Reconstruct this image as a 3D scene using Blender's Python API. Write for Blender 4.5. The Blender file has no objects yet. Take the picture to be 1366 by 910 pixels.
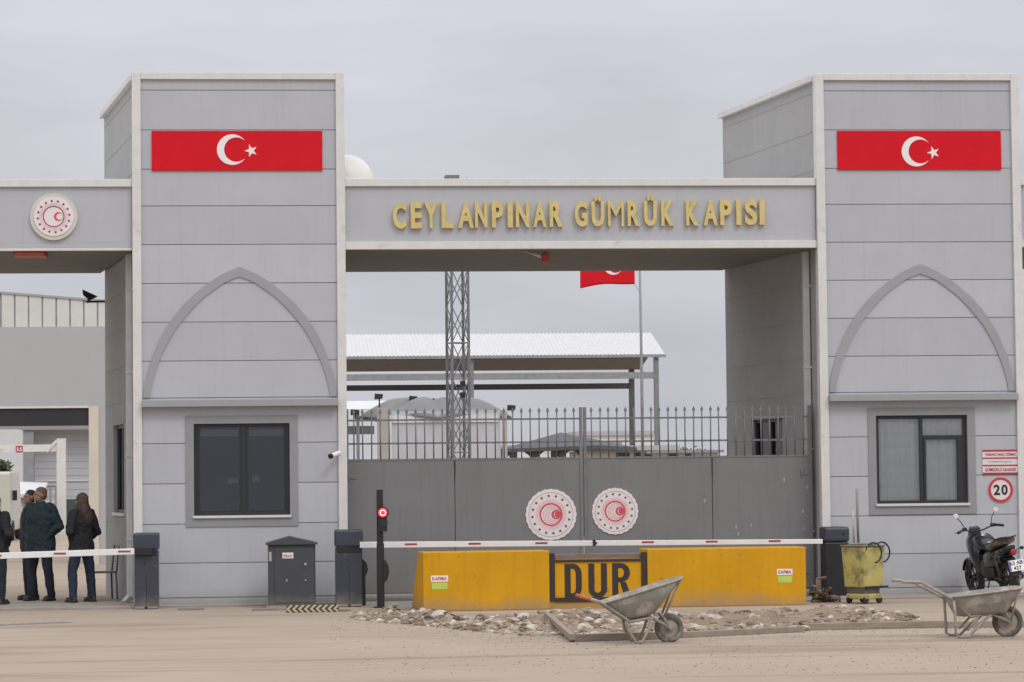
import bpy, bmesh, math, random
from mathutils import Vector, Matrix, noise
random.seed(7)
R = math.radians
scn = bpy.context.scene
COL = scn.collection
# ---------------------------------------------------------------- camera
CD, CF, CYAW, CPITCH, CROLL, CH = 44.1306, 3797.6944, .0875, .0495, .0109, 1.85
FWD = Vector((math.sin(CYAW)*math.cos(CPITCH), math.cos(CYAW)*math.cos(CPITCH), math.sin(CPITCH)))
RT = Vector((math.cos(CYAW), -math.sin(CYAW), 0)); UP = RT.cross(FWD)
c_, s_ = math.cos(CROLL), math.sin(CROLL)
RR = RT*c_ + UP*(-s_)*-1*-1; UU = UP*c_ + RT*s_
# image X = v.RT*c - v.UP*s ; image Y = v.RT*s + v.UP*c
RR = RT*c_ - UP*s_
cam_d = bpy.data.cameras.new('camera'); cam = bpy.data.objects.new('camera', cam_d); COL.objects.link(cam)
M = Matrix((RR, UU, -FWD)).transposed().to_4x4(); M.translation = Vector((0, -CD, CH))
cam.matrix_world = M
cam_d.sensor_fit = 'HORIZONTAL'; cam_d.sensor_width = 36; cam_d.lens = 36*CF/1366
cam_d.clip_end = 5000; cam_d.clip_start = .5
scn.camera = cam
# ---------------------------------------------------------------- world and sun
SUN_EL, SUN_AZ = 48, 152          # azimuth clockwise from +Y: behind the camera, to the right
w = bpy.data.worlds.new('World'); scn.world = w; w.use_nodes = True
nt = w.node_tree; nt.nodes.clear(); N = nt.nodes.new; L = nt.links.new
out = N('ShaderNodeOutputWorld'); bg = N('ShaderNodeBackground'); bg.inputs[1].default_value = .1
sky = N('ShaderNodeTexSky'); sky.sky_type = 'NISHITA'; sky.sun_disc = False
sky.sun_elevation = R(SUN_EL); sky.sun_rotation = R(SUN_AZ); sky.dust_density = 4
tc = N('ShaderNodeTexCoord'); sep = N('ShaderNodeSeparateXYZ'); L(tc.outputs['Generated'], sep.inputs[0])
ramp = N('ShaderNodeValToRGB'); L(sep.outputs[2], ramp.inputs[0])
e = ramp.color_ramp.elements
e[0].position = 0; e[0].color = (.448,.455,.494,1)
e[1].position = .22; e[1].color = (.54,.552,.60,1)
x = e.new(1.0); x.color = (1.30,1.30,1.33,1)
x = e.new(.45); x.color = (.98,.985,1.03,1)
x = e.new(.1); x.color = (.485,.492,.535,1)
mp = N('ShaderNodeMapping'); mp.inputs['Scale'].default_value = (3,3,11); L(tc.outputs['Generated'], mp.inputs[0])
nz = N('ShaderNodeTexNoise'); nz.inputs['Scale'].default_value = 2.2; nz.inputs['Detail'].default_value = 6; nz.inputs['Roughness'].default_value = .5
L(mp.outputs[0], nz.inputs['Vector'])
cr = N('ShaderNodeMapRange'); cr.inputs[1].default_value = .3; cr.inputs[2].default_value = .7; cr.inputs[3].default_value = 11.6; cr.inputs[4].default_value = 13.8
L(nz.outputs[0], cr.inputs[0])
mul = N('ShaderNodeVectorMath'); mul.operation = 'SCALE'; L(ramp.outputs[0], mul.inputs[0]); L(cr.outputs[0], mul.inputs['Scale'])
mx = N('ShaderNodeMix'); mx.data_type = 'RGBA'; mx.inputs[0].default_value = .94; L(sky.outputs[0], mx.inputs[6]); L(mul.outputs[0], mx.inputs[7])
L(mx.outputs[2], bg.inputs[0]); L(bg.outputs[0], out.inputs[0])
sd = bpy.data.lights.new('sun', 'SUN'); sd.energy = .8; sd.angle = R(17); sd.color = (1,.965,.92)
so = bpy.data.objects.new('sun', sd); COL.objects.link(so)
sdir = Vector((math.sin(R(SUN_AZ))*math.cos(R(SUN_EL)), math.cos(R(SUN_AZ))*math.cos(R(SUN_EL)), math.sin(R(SUN_EL))))
so.rotation_euler = sdir.to_track_quat('Z', 'Y').to_euler()
scn.view_settings.view_transform = 'Standard'; scn.view_settings.look = 'None'
scn.view_settings.exposure = 0; scn.view_settings.gamma = 1; scn.view_settings.use_curve_mapping = False

# ---------------------------------------------------------------- measuring helper
def pt(px, py, y=None, z=None):
    X = (px-683)/CF; Y = -(py-455)/CF
    d = RR*X + UU*Y + FWD
    t = (y+CD)/d.y if y is not None else (z-CH)/d.z
    return Vector((0, -CD, CH)) + d*t
def gx(px, y): return pt(px, 600, y=y).x
def gz(py, y, px=683): return pt(px, py, y=y).z
SK = -.1581                       # the gatehouse side walls run slightly off square
def sk(x, y): return x + SK*y

# ---------------------------------------------------------------- materials
MATS = {}
def mat(name, col, rough=.7, var=.12, scale=3, bump=.0, bscale=60, metal=0, coat=0, dirt=None, stretch=(1,1,1), col2=None, spec=.5, base_dirt=None, streak=0):
    if name in MATS: return MATS[name]
    m = bpy.data.materials.new(name); m.use_nodes = True; MATS[name] = m
    t = m.node_tree; n = t.nodes.new; l = t.links.new
    b = t.nodes['Principled BSDF']
    b.inputs['Roughness'].default_value = rough; b.inputs['Metallic'].default_value = metal
    b.inputs['Specular IOR Level'].default_value = spec; b.inputs['Coat Weight'].default_value = coat
    tc = n('ShaderNodeTexCoord'); mp = n('ShaderNodeMapping'); mp.inputs['Scale'].default_value = stretch
    l(tc.outputs['Object'], mp.inputs[0])
    nz = n('ShaderNodeTexNoise'); nz.inputs['Scale'].default_value = scale; nz.inputs['Detail'].default_value = 8; nz.inputs['Roughness'].default_value = .6
    l(mp.outputs[0], nz.inputs['Vector'])
    mr = n('ShaderNodeMapRange'); mr.inputs[1].default_value = .3; mr.inputs[2].default_value = .7
    l(nz.outputs[0], mr.inputs[0])
    mx = n('ShaderNodeMix'); mx.data_type = 'RGBA'; l(mr.outputs[0], mx.inputs[0])
    c2 = col2 if col2 else tuple(c*(1+var) for c in col); c1 = col if col2 else tuple(c*(1-var) for c in col)
    mx.inputs[6].default_value = (*c1, 1); mx.inputs[7].default_value = (*c2, 1)
    last = mx.outputs[2]
    if dirt:
        dc, ds, dlo, dhi = dirt
        z2 = n('ShaderNodeTexNoise'); z2.inputs['Scale'].default_value = ds; z2.inputs['Detail'].default_value = 10; z2.inputs['Roughness'].default_value = .7
        l(mp.outputs[0], z2.inputs['Vector'])
        m2 = n('ShaderNodeMapRange'); m2.inputs[1].default_value = dlo; m2.inputs[2].default_value = dhi; l(z2.outputs[0], m2.inputs[0])
        x2 = n('ShaderNodeMix'); x2.data_type = 'RGBA'; l(m2.outputs[0], x2.inputs[0]); l(last, x2.inputs[6]); x2.inputs[7].default_value = (*dc, 1)
        last = x2.outputs[2]
    if streak:      # thin vertical rain marks
        m3 = n('ShaderNodeMapping'); m3.inputs['Scale'].default_value = (7,7,.35); l(tc.outputs['Object'], m3.inputs[0])
        z3 = n('ShaderNodeTexNoise'); z3.inputs['Scale'].default_value = 2; z3.inputs['Detail'].default_value = 6; l(m3.outputs[0], z3.inputs['Vector'])
        r3 = n('ShaderNodeMapRange'); r3.inputs[1].default_value = .5; r3.inputs[2].default_value = .8; r3.inputs[4].default_value = streak; l(z3.outputs[0], r3.inputs[0])
        x3 = n('ShaderNodeMix'); x3.data_type = 'RGBA'; l(r3.outputs[0], x3.inputs[0]); l(last, x3.inputs[6]); x3.inputs[7].default_value = (*[c*.6 for c in col], 1)
        last = x3.outputs[2]
    if base_dirt:   # dust splashed up the foot of the wall, uneven upper edge
        dc, hgt = base_dirt
        g = n('ShaderNodeNewGeometry'); sp = n('ShaderNodeSeparateXYZ'); l(g.outputs['Position'], sp.inputs[0])
        ad = n('ShaderNodeMath'); ad.operation = 'MULTIPLY_ADD'; l(mr.outputs[0], ad.inputs[0]); ad.inputs[1].default_value = hgt*.9; l(sp.outputs[2], ad.inputs[2])
        r4 = n('ShaderNodeMapRange'); r4.inputs[1].default_value = hgt*.3; r4.inputs[2].default_value = hgt*1.6; r4.inputs[3].default_value = .75; r4.inputs[4].default_value = 0
        l(ad.outputs[0], r4.inputs[0])
        x4 = n('ShaderNodeMix'); x4.data_type = 'RGBA'; l(r4.outputs[0], x4.inputs[0]); l(last, x4.inputs[6]); x4.inputs[7].default_value = (*dc, 1)
        last = x4.outputs[2]
    l(last, b.inputs['Base Color'])
    if bump:
        z5 = n('ShaderNodeTexNoise'); z5.inputs['Scale'].default_value = bscale; z5.inputs['Detail'].default_value = 6; l(mp.outputs[0], z5.inputs['Vector'])
        bp = n('ShaderNodeBump'); bp.inputs['Strength'].default_value = bump; bp.inputs['Distance'].default_value = .02
        l(z5.outputs[0], bp.inputs['Height']); l(bp.outputs[0], b.inputs['Normal'])
    return m
def glass_mat(name, tint, gloss=.16, rough=.03):
    m = bpy.data.materials.new(name); m.use_nodes = True; t = m.node_tree; t.nodes.clear()
    n = t.nodes.new; l = t.links.new
    o = n('ShaderNodeOutputMaterial'); a = n('ShaderNodeBsdfTransparent'); a.inputs[0].default_value = (*tint, 1)
    g = n('ShaderNodeBsdfGlossy'); g.inputs['Roughness'].default_value = rough; g.inputs[0].default_value = (.9,.93,1,1)
    f = n('ShaderNodeFresnel'); f.inputs[0].default_value = 1.5
    ad = n('ShaderNodeMath'); ad.operation = 'ADD'; ad.inputs[1].default_value = gloss; l(f.outputs[0], ad.inputs[0])
    mx = n('ShaderNodeMixShader'); l(ad.outputs[0], mx.inputs[0]); l(a.outputs[0], mx.inputs[1]); l(g.outputs[0], mx.inputs[2]); l(mx.outputs[0], o.inputs[0])
    return m
def emit_mat(name, col, s):
    m = bpy.data.materials.new(name); m.use_nodes = True; b = m.node_tree.nodes['Principled BSDF']
    b.inputs['Base Color'].default_value = (*col, 1); b.inputs['Emission Color'].default_value = (*col, 1); b.inputs['Emission Strength'].default_value = s
    return m
DUST = (.30,.245,.195)
wallm = mat('wall_panel_grey', (.440,.451,.482), .5, .04, 1.3, .05, 25, streak=.12, base_dirt=((.33,.30,.27), .22))
wallm2 = mat('wall_panel_grey_lighter', (.460,.470,.498), .5, .04, 1.1, .05, 25, streak=.13, base_dirt=((.33,.30,.27), .22))
wallm3 = mat('wall_panel_grey_duller', (.424,.435,.468), .5, .05, .9, .05, 25, streak=.15, base_dirt=((.33,.30,.27), .22))
seamm = mat('panel_seam', (.22,.22,.23), .8, .05)
sidem = mat('side_render_grey', (.35,.348,.345), .8, .06, 1.5, .1, 40, streak=.15, base_dirt=((.33,.30,.27), .3))
archm = mat('arch_grey', (.315,.318,.335), .6, .04, 3)
trimm = mat('trim_cream', (.66,.645,.63), .5, .05, 4, .04, 30, dirt=((.42,.39,.34), 3, .58, .8), streak=.15)
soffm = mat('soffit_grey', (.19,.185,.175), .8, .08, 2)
framem = mat('window_frame_dark', (.022,.023,.027), .4, .1)
sillm = mat('sill_white', (.62,.61,.6), .5, .05)
goldm = mat('gold_letter', (.56,.43,.145), .45, .12, 9, metal=.1, col2=(.68,.56,.25))
redm = mat('flag_red', (.62,.010,.020), .7, .04, 3, spec=.15)
whitem = mat('white_paint', (.78,.77,.76), .5, .04, 4)
gatem = mat('gate_grey', (.188,.186,.192), .5, .08, .8, .22, 1.6, dirt=((.34,.31,.28), 14, .66, .70), streak=.35, base_dirt=((.20,.15,.11), .35))
picketm = mat('picket_grey', (.17,.168,.175), .5, .15, 6)
housem = mat('housing_navy', (.042,.045,.065), .45, .1, 4, dirt=((.16,.15,.14), 5, .6, .85), base_dirt=((.22,.19,.16), .2))
blackm = mat('black_plastic', (.014,.014,.016), .45, .2, 5)
yellowm = mat('barrier_yellow', (.60,.30,.006), .6, .09, 1.6, .06, 9, dirt=((.22,.13,.05), 11, .615, .66), streak=.28, spec=.25, base_dirt=((.30,.23,.16), .20))
brownm = mat('dark_brown_paint', (.032,.022,.021), .6, .15, 6)
rustm = mat('rusty_metal', (.30,.29,.29), .4, .1, 3, metal=.6, col2=(.22,.11,.06), stretch=(1,1,6))
# ---------------------------------------------------------------- object helpers
def tag(o, label=None, cat=None, group=None, kind=None):
    if label: o['label'] = label
    if cat: o['category'] = cat
    if group: o['group'] = group
    if kind: o['kind'] = kind
    return o
def thing(name, label, cat, loc=(0,0,0), rz=0, group=None):
    o = bpy.data.objects.new(name, None); COL.objects.link(o); o.empty_display_size = .2
    o.location = loc; o.rotation_euler = (0,0,rz)
    return tag(o, label, cat, group)
def wm(o):
    m = Matrix.Identity(4)
    while o:
        e_ = Matrix.LocRotScale(o.location, o.rotation_euler, o.scale); m = e_ @ m; o = o.parent
    return m
def obj(name, bm, m, parent=None, local=False, smooth=False, bevel=0, label=None):
    if parent is not None and not local: bm.transform(wm(parent).inverted())
    bmesh.ops.recalc_face_normals(bm, faces=bm.faces[:])
    me = bpy.data.meshes.new(name); bm.to_mesh(me); bm.free()
    o = bpy.data.objects.new(name, me); COL.objects.link(o)
    for k in (m if isinstance(m, (list, tuple)) else [m]): me.materials.append(k)
    if parent is not None: o.parent = parent
    if smooth: me.polygons.foreach_set('use_smooth', [True]*len(me.polygons))
    if bevel:
        md = o.modifiers.new('bevel', 'BEVEL'); md.width = bevel; md.segments = 2; md.limit_method = 'ANGLE'; md.harden_normals = False
    if label: o['label'] = label
    return o
def B(): return bmesh.new()
def faces(bm, vs, fs, mi=0):
    v = [bm.verts.new(p) for p in vs]
    for f in fs:
        try: bm.faces.new([v[i] for i in f]).material_index = mi
        except ValueError: pass
    return bm
HEX = [(0,3,2,1),(4,5,6,7),(0,1,5,4),(1,2,6,5),(2,3,7,6),(3,0,4,7)]
def box(bm, x0, x1, y0, y1, z0, z1, mi=0, skew=False):
    p = [(x0,y0,z0),(x1,y0,z0),(x1,y1,z0),(x0,y1,z0),(x0,y0,z1),(x1,y0,z1),(x1,y1,z1),(x0,y1,z1)]
    if skew: p = [(sk(a,b),b,c) for a,b,c in p]
    return faces(bm, p, HEX, mi)
def hexa(bm, p, mi=0): return faces(bm, p, HEX, mi)
def frame_of(d):
    d = d.normalized(); a = Vector((0,0,1)) if abs(d.z) < .9 else Vector((0,1,0))
    u = d.cross(a).normalized(); return u, d.cross(u).normalized()
def tube(bm, pts, r, seg=8, mi=0, cap=True, closed=False):
    pts = [Vector(p) for p in pts]; n = len(pts)
    rs = r if isinstance(r, (list, tuple)) else [r]*n
    rings = []; u = None
    for i, p in enumerate(pts):
        a = pts[i-1] if (i > 0 or closed) else p; b = pts[(i+1) % n] if (i < n-1 or closed) else p
        d = (b-a)
        if d.length < 1e-9: d = Vector((0,0,1))
        d.normalize()
        if u is None: u, v = frame_of(d)
        else:
            u = (u - d*u.dot(d)); u = u.normalized() if u.length > 1e-6 else frame_of(d)[0]
            v = d.cross(u)
        rings.append([bm.verts.new(p + (u*math.cos(2*math.pi*k/seg) + v*math.sin(2*math.pi*k/seg))*rs[i]) for k in range(seg)])
    m = n if closed else n-1
    for i in range(m):
        A, C = rings[i], rings[(i+1) % n]
        for k in range(seg):
            f = bm.faces.new((A[k], A[(k+1)%seg], C[(k+1)%seg], C[k])); f.material_index = mi; f.smooth = seg > 4
    if cap and not closed:
        bm.faces.new(rings[0][::-1]).material_index = mi; bm.faces.new(rings[-1]).material_index = mi
    return bm
def bar(bm, a, b, wx, wz=None, mi=0):
    a, b = Vector(a), Vector(b); wz = wz or wx
    u, v = frame_of(b-a)
    p = []
    for q in (a, b):
        for s, t in ((-1,-1),(1,-1),(1,1),(-1,1)): p.append(q + u*s*wx/2 + v*t*wz/2)
    return hexa(bm, p, mi)
def prism(bm, poly, y0, y1, axis='y', mi=0):
    """poly in (x,z) extruded along y (or axis 'z': (x,y) along z; 'x': (y,z) along x)"""
    def P(a, b, c): return (a,c,b) if axis == 'y' else ((a,b,c) if axis == 'z' else (c,a,b))
    A = [bm.verts.new(P(a,b,y0)) for a,b in poly]; C = [bm.verts.new(P(a,b,y1)) for a,b in poly]
    n = len(poly)
    bm.faces.new(A).material_index = mi; bm.faces.new(C[::-1]).material_index = mi
    for i in range(n): bm.faces.new((A[i], C[i], C[(i+1)%n], A[(i+1)%n])).material_index = mi
    return bm
def strip(bm, outer, inner, y0, y1, mi=0):
    """band between two equal-length polylines in (x,z), thick along y"""
    n = len(outer); V = []
    for (a, b), (c, d) in zip(outer, inner):
        V.append([bm.verts.new((a,y0,b)), bm.verts.new((c,y0,d)), bm.verts.new((c,y1,d)), bm.verts.new((a,y1,b))])
    for i in range(n-1):
        for k in range(4):
            bm.faces.new((V[i][k], V[i][(k+1)%4], V[i+1][(k+1)%4], V[i+1][k])).material_index = mi
    bm.faces.new(V[0]); bm.faces.new(V[-1][::-1])
    return bm
def disc(bm, cx, cz, r, y0, y1, seg=48, scallop=0, mi=0):
    return prism(bm, [(cx+(r+(scallop*math.cos(24*t) if scallop else 0))*math.cos(t), cz+(r+(scallop*math.cos(24*t) if scallop else 0))*math.sin(t)) for t in [2*math.pi*k/seg for k in range(seg)]], y0, y1, mi=mi)
def ring(bm, cx, cz, r1, r0, y0, y1, seg=48, mi=0):
    o = [(cx+r1*math.cos(2*math.pi*k/seg), cz+r1*math.sin(2*math.pi*k/seg)) for k in range(seg+1)]
    i = [(cx+r0*math.cos(2*math.pi*k/seg), cz+r0*math.sin(2*math.pi*k/seg)) for k in range(seg+1)]
    return strip(bm, o, i, y0, y1, mi)
def star(bm, cx, cz, r, y0, y1, rot=0, mi=0, n=5, q=.382):
    return prism(bm, [(cx+(r if k%2==0 else r*q)*math.cos(rot+math.pi*k/n), cz+(r if k%2==0 else r*q)*math.sin(rot+math.pi*k/n)) for k in range(2*n)], y0, y1, mi=mi)
def crescent(bm, cx, cz, r, r2, off, y0, y1, mi=0, n=40):
    # outer circle radius r at (cx,cz); bite circle radius r2 at cx+off
    xi = (r*r - r2*r2 + off*off)/(2*off); a = math.acos(max(-1, min(1, xi/r)))
    b = math.atan2(math.sqrt(max(0, r*r-xi*xi)), xi-off)
    O = [(cx+r*math.cos(t), cz+r*math.sin(t)) for t in [a+(2*math.pi-2*a)*k/n for k in range(n+1)]]
    I = [(cx+off+r2*math.cos(t), cz+r2*math.sin(t)) for t in [b+(2*math.pi-2*b)*k/n for k in range(n+1)]]
    return strip(bm, O, I, y0, y1, mi)
def text_bm(s, depth=.01, off=0.0, size=1):
    cu = bpy.data.curves.new('t', 'FONT'); cu.body = s; cu.size = size; cu.extrude = depth/2; cu.offset = off; cu.resolution_u = 4
    o = bpy.data.objects.new('t', cu); COL.objects.link(o)
    bpy.context.view_layer.update()
    dg = bpy.context.evaluated_depsgraph_get(); me = bpy.data.meshes.new_from_object(o.evaluated_get(dg))
    bm = B(); bm.from_mesh(me); bpy.data.objects.remove(o); bpy.data.meshes.remove(me); bpy.data.curves.remove(cu)
    return bm
def fit_text(s, x0, x1, z0, z1, y, depth=.01, off=.02, keep_top=True):
    """block text standing in the xz plane, facing -y, filling the box"""
    bm = text_bm(s, 1, off)
    xs = [v.co.x for v in bm.verts]; ys = [v.co.y for v in bm.verts]
    ax, bx, ay, by = min(xs), max(xs), min(ys), max(ys)
    for v in bm.verts:
        c = v.co.copy()
        v.co = ((c.x-ax)/(bx-ax)*(x1-x0)+x0, y - depth*(c.z+.5) if True else 0, (c.y-ay)/(by-ay)*(z1-z0)+z0)
    return bm
def lathe(bm, prof, c=(0,0,0), seg=20, mi=0, axis='z'):
    rings = []
    for r, h in prof:
        rg = []
        for k in range(seg):
            a = 2*math.pi*k/seg
            p = (r*math.cos(a), r*math.sin(a), h) if axis == 'z' else ((r*math.cos(a), h, r*math.sin(a)) if axis == 'y' else (h, r*math.cos(a), r*math.sin(a)))
            rg.append(bm.verts.new(Vector(c)+Vector(p)))
        rings.append(rg)
    for A, C in zip(rings, rings[1:]):
        for k in range(seg):
            f = bm.faces.new((A[k], A[(k+1)%seg], C[(k+1)%seg], C[k])); f.material_index = mi; f.smooth = True
    bm.faces.new(rings[0][::-1]).material_index = mi; bm.faces.new(rings[-1]).material_index = mi
    return bm
def copy_tree(o, parent=None):
    c = o.copy(); COL.objects.link(c); c.parent = parent
    for ch in [k for k in bpy.data.objects if k.parent == o]: copy_tree(ch, c)
    return c

# ================================================================= GROUND
gm = bpy.data.materials.new('dusty_ground'); gm.use_nodes = True
t = gm.node_tree; n = t.nodes.new; l = t.links.new; b = t.nodes['Principled BSDF']; b.inputs['Roughness'].default_value = .95; b.inputs['Specular IOR Level'].default_value = .15
tc = n('ShaderNodeTexCoord')
def tn(scale, stretch, detail=8, rough=.6, lo=.3, hi=.7, dist=0):
    mp = n('ShaderNodeMapping'); mp.inputs['Scale'].default_value = stretch; l(tc.outputs['Object'], mp.inputs[0])
    z = n('ShaderNodeTexNoise'); z.inputs['Scale'].default_value = scale; z.inputs['Detail'].default_value = detail; z.inputs['Roughness'].default_value = rough; z.inputs['Distortion'].default_value = dist
    l(mp.outputs[0], z.inputs['Vector']); r = n('ShaderNodeMapRange'); r.inputs[1].default_value = lo; r.inputs[2].default_value = hi; l(z.outputs[0], r.inputs[0]); return r.outputs[0], z.outputs[0]
def mixc(fac, a, c):
    x = n('ShaderNodeMix'); x.data_type = 'RGBA'; l(fac, x.inputs[0])
    if isinstance(a, tuple): x.inputs[6].default_value = (*a, 1)
    else: l(a, x.inputs[6])
    x.inputs[7].default_value = (*c, 1); return x.outputs[2]
f1, _ = tn(.35, (1,1,1)); f2, _ = tn(.45, (.35,2.2,1), 8, .6, .52, .66, .6); f3, _ = tn(9, (1,1,1), 10, .75, .62, .75); f4, r4 = tn(40, (1,1,1), 6, .7, .3, .8); f5, _ = tn(.8, (.5,1.6,1), 8, .65, .58, .72)
c0 = mixc(f1, (.345,.278,.217), (.400,.330,.263)); c0 = mixc(f2, c0, (.275,.215,.166)); c0 = mixc(f5, c0, (.41,.352,.295))
x = n('ShaderNodeMath'); x.operation = 'MULTIPLY'; l(f3, x.inputs[0]); x.inputs[1].default_value = .45
c0 = mixc(x.outputs[0], c0, (.17,.135,.11))
x = n('ShaderNodeMath'); x.operation = 'MULTIPLY'; l(f4, x.inputs[0]); x.inputs[1].default_value = .25
c0 = mixc(x.outputs[0], c0, (.43,.37,.31)); 
# tyre and foot tracks worn across the dust, cracks and oil spots
f6, _ = tn(1.1, (.16,3.2,1), 6, .55, .55, .62, 1.1); f7, _ = tn(.22, (1,1,1), 6, .6, .47, .60); f8, _ = tn(2.3, (1,1.6,1), 9, .7, .66, .72, .8)
for fa, fb, k, cc in ((f6, f7, .30, (.215,.165,.125)), (f8, f7, .5, (.20,.155,.12))):
    xm_ = n('ShaderNodeMath'); xm_.operation = 'MULTIPLY'; l(fa, xm_.inputs[0]); l(fb, xm_.inputs[1]); xk = n('ShaderNodeMath'); xk.operation = 'MULTIPLY'; l(xm_.outputs[0], xk.inputs[0]); xk.inputs[1].default_value = k
    c0 = mixc(xk.outputs[0], c0, cc)
l(c0, b.inputs['Base Color'])
bp = n('ShaderNodeBump'); bp.inputs['Strength'].default_value = .5; bp.inputs['Distance'].default_value = .03; l(r4, bp.inputs['Height']); l(bp.outputs[0], b.inputs['Normal'])
bm = B(); faces(bm, [(-900,-80,0),(900,-80,0),(900,1600,0),(-900,1600,0)], [(0,1,2,3)])
tag(obj('ground', bm, gm), kind='structure')
concm = mat('dusty_concrete', (.32,.29,.26), .9, .12, 1.6, .25, 40, dirt=(DUST, 1.1, .42, .62))
# concrete passage slab under the left opening and apron at the foot of the left tower
bm = B(); box(bm, -14, -1.75, -.75, 2.3, -.1, .045); tag(obj('pavement', bm, concm, bevel=.01), kind='structure')
bm = B(); box(bm, -1.70, 1.45, -.42, -.02, -.1, .035); tag(obj('apron_kerb', bm, concm, bevel=.01), kind='structure')
bm = B(); box(bm, 8.6, 14, -1.1, -.02, -.1, .03); tag(obj('pavement_apron', bm, concm, bevel=.01), kind='structure')
bm = B(); box(bm, 1.45, 8.55, -1.5, 4.6, -.1, .012); tag(obj('driveway', bm, mat('driveway_concrete', (.27,.25,.23), .9, .15, 1.5, .2, 30, dirt=(DUST, .9, .45, .65))), kind='structure')
# trodden dirt band raised beside the trench edge, right of the barrier
# ================================================================= GATE TOWERS
XA, XB, TW, TH, DEP = -1.9894, 8.7123, 3.2805, 8.2442, 4.7993
BT, BBm = 6.589, 5.4859
LZ = 3.067
PIL = .135
def zrow(py, ref): return pt(ref, py, y=0).z
SEAMS = [.13, .66, 1.26, 1.88, 2.50, 3.2, 3.77, 4.37, 4.97, 5.57, 6.17, 6.74, 7.35, 7.97, TH-.10]
def wall_with_holes(bm, x0, x1, z0, z1, y0, y1, hole, mi=0):
    """box in front plane with one rectangular opening"""
    if not hole or hole[3] <= z0 or hole[2] >= z1: box(bm, x0, x1, y0, y1, z0, z1, mi); return
    hx0, hx1, hz0, hz1 = hole
    box(bm, x0, hx0, y0, y1, z0, z1, mi); box(bm, hx1, x1, y0, y1, z0, z1, mi)
    if hz0 > z0: box(bm, hx0, hx1, y0, y1, z0, hz0, mi)
    if hz1 < z1: box(bm, hx0, hx1, y0, y1, hz1, z1, mi)
def window(root, x0, x1, z0, z1, style):
    """frame, pane(s), sill of a front window"""
    g = .055
    # surround of darker grey render
    bm = B(); s = .125
    box(bm, x0-s, x1+s, -.018, .0, z1, z1+s); box(bm, x0-s, x1+s, -.018, .0, z0-s-.04, z0); box(bm, x0-s, x0, -.018, .0, z0, z1); box(bm, x1, x1+s, -.018, .0, z0, z1)
    win = obj('window', bm, mat('window_surround', (.27,.272,.28), .7, .05, 3), root)
    bm = B(); xm = x0+(x1-x0)*(.52 if style == 'dark' else .50)
    Y0, Y1 = .05, .10
    box(bm, x0, x0+g, Y0, Y1, z0, z1); box(bm, x1-g, x1, Y0, Y1, z0, z1); box(bm, x0+g, x1-g, Y0, Y1, z1-g, z1); box(bm, x0+g, x1-g, Y0, Y1, z0, z0+g)
    box(bm, xm-.026, xm+.026, Y0-.012, Y1, z0+g, z1-g)
    if style == 'dark':
        for a, c in ((x0+g, xm-.035), (xm+.035, x1-g)):
            box(bm, a, a+.035, Y0+.01, Y1, z0+g, z1-g); box(bm, c-.035, c, Y0+.01, Y1, z0+g, z1-g); box(bm, a+.035, c-.035, Y0+.01, Y1, z0+g, z0+g+.035)
    else:
        zt = z1-g-.26
        box(bm, xm+.035, x1-g, Y0-.008, Y1, zt-.07, zt); box(bm, x1-g-.10, x1-g, Y0-.008, Y1, z0+g, zt-.07)
        box(bm, xm+.035, xm+.075, Y0-.008, Y1, z0+g, zt-.07)
    obj('frame', bm, framem, win, bevel=.004)
    bm = B(); box(bm, x0+g, x1-g, .075, .081, z0+g, z1-g)
    obj('pane', bm, glass_dark if style == 'dark' else glass_clear, win)
    bm = B(); box(bm, x0-.02, x1+.02, -.05, .05, z0-.035, z0+.005); obj('sill', bm, sillm, win, bevel=.004)
    # what shows through the glass
    bm = B()
    if style == 'dark':
        for a, c in ((x0+.1, xm-.08), (xm+.08, x1-.1)):
            for k in range(4): box(bm, a, c, .087, .098, z1-.09-.026*(k+1), z1-.09-.026*k-.006)
        obj('roller_blind', bm, mat('blind_grey', (.75,.76,.78), .8), win)
        bm = B(); box(bm, x0+.25, x0+.75, .55, .6, z0+.28, z0+.62); box(bm, x0+.42, x0+.58, .55, .6, z0+.05, z0+.28); box(bm, x0-.1, x1+.1, .3, 1.0, z0-.02, z0+.04)
        obj('desk', bm, mat('desk_dark', (.05,.05,.055), .5), win)
        bm = B(); hexa(bm, [(x0+.50,.2,z0+.49),(x0+.67,.2,z0+.50),(x0+.67,.205,z0+.50),(x0+.50,.205,z0+.49),(x0+.52,.2,z0+.57),(x0+.69,.2,z0+.58),(x0+.69,.205,z0+.58),(x0+.52,.205,z0+.57)]); obj('paper', bm, whitem, win)
        bm = B(); box(bm, xm+.13, xm+.24, .2, .205, z0+.52, z0+.61); obj('paper', bm, whitem, win)
    else:
        bm = B(); k = 44
        V = []
        for i in range(k+1):
            xx = x0+.03+(x1-x0-.06)*i/k; yy = .135+.018*math.sin(i*1.9)+.01*math.sin(i*.7)
            V.append((bm.verts.new((xx,yy,z0+.03)), bm.verts.new((xx,yy+.01,z1-.02))))
        for a, c in zip(V, V[1:]): bm.faces.new((a[0], c[0], c[1], a[1])).smooth = True
        obj('curtain', bm, mat('curtain_grey', (.72,.725,.72), .9, .06, 2, stretch=(1,1,8)), win)
glass_dark = glass_mat('glass_tinted', (.58,.59,.62), .035)
glass_clear = glass_mat('glass_clear', (.93,.94,.93), .03)
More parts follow.
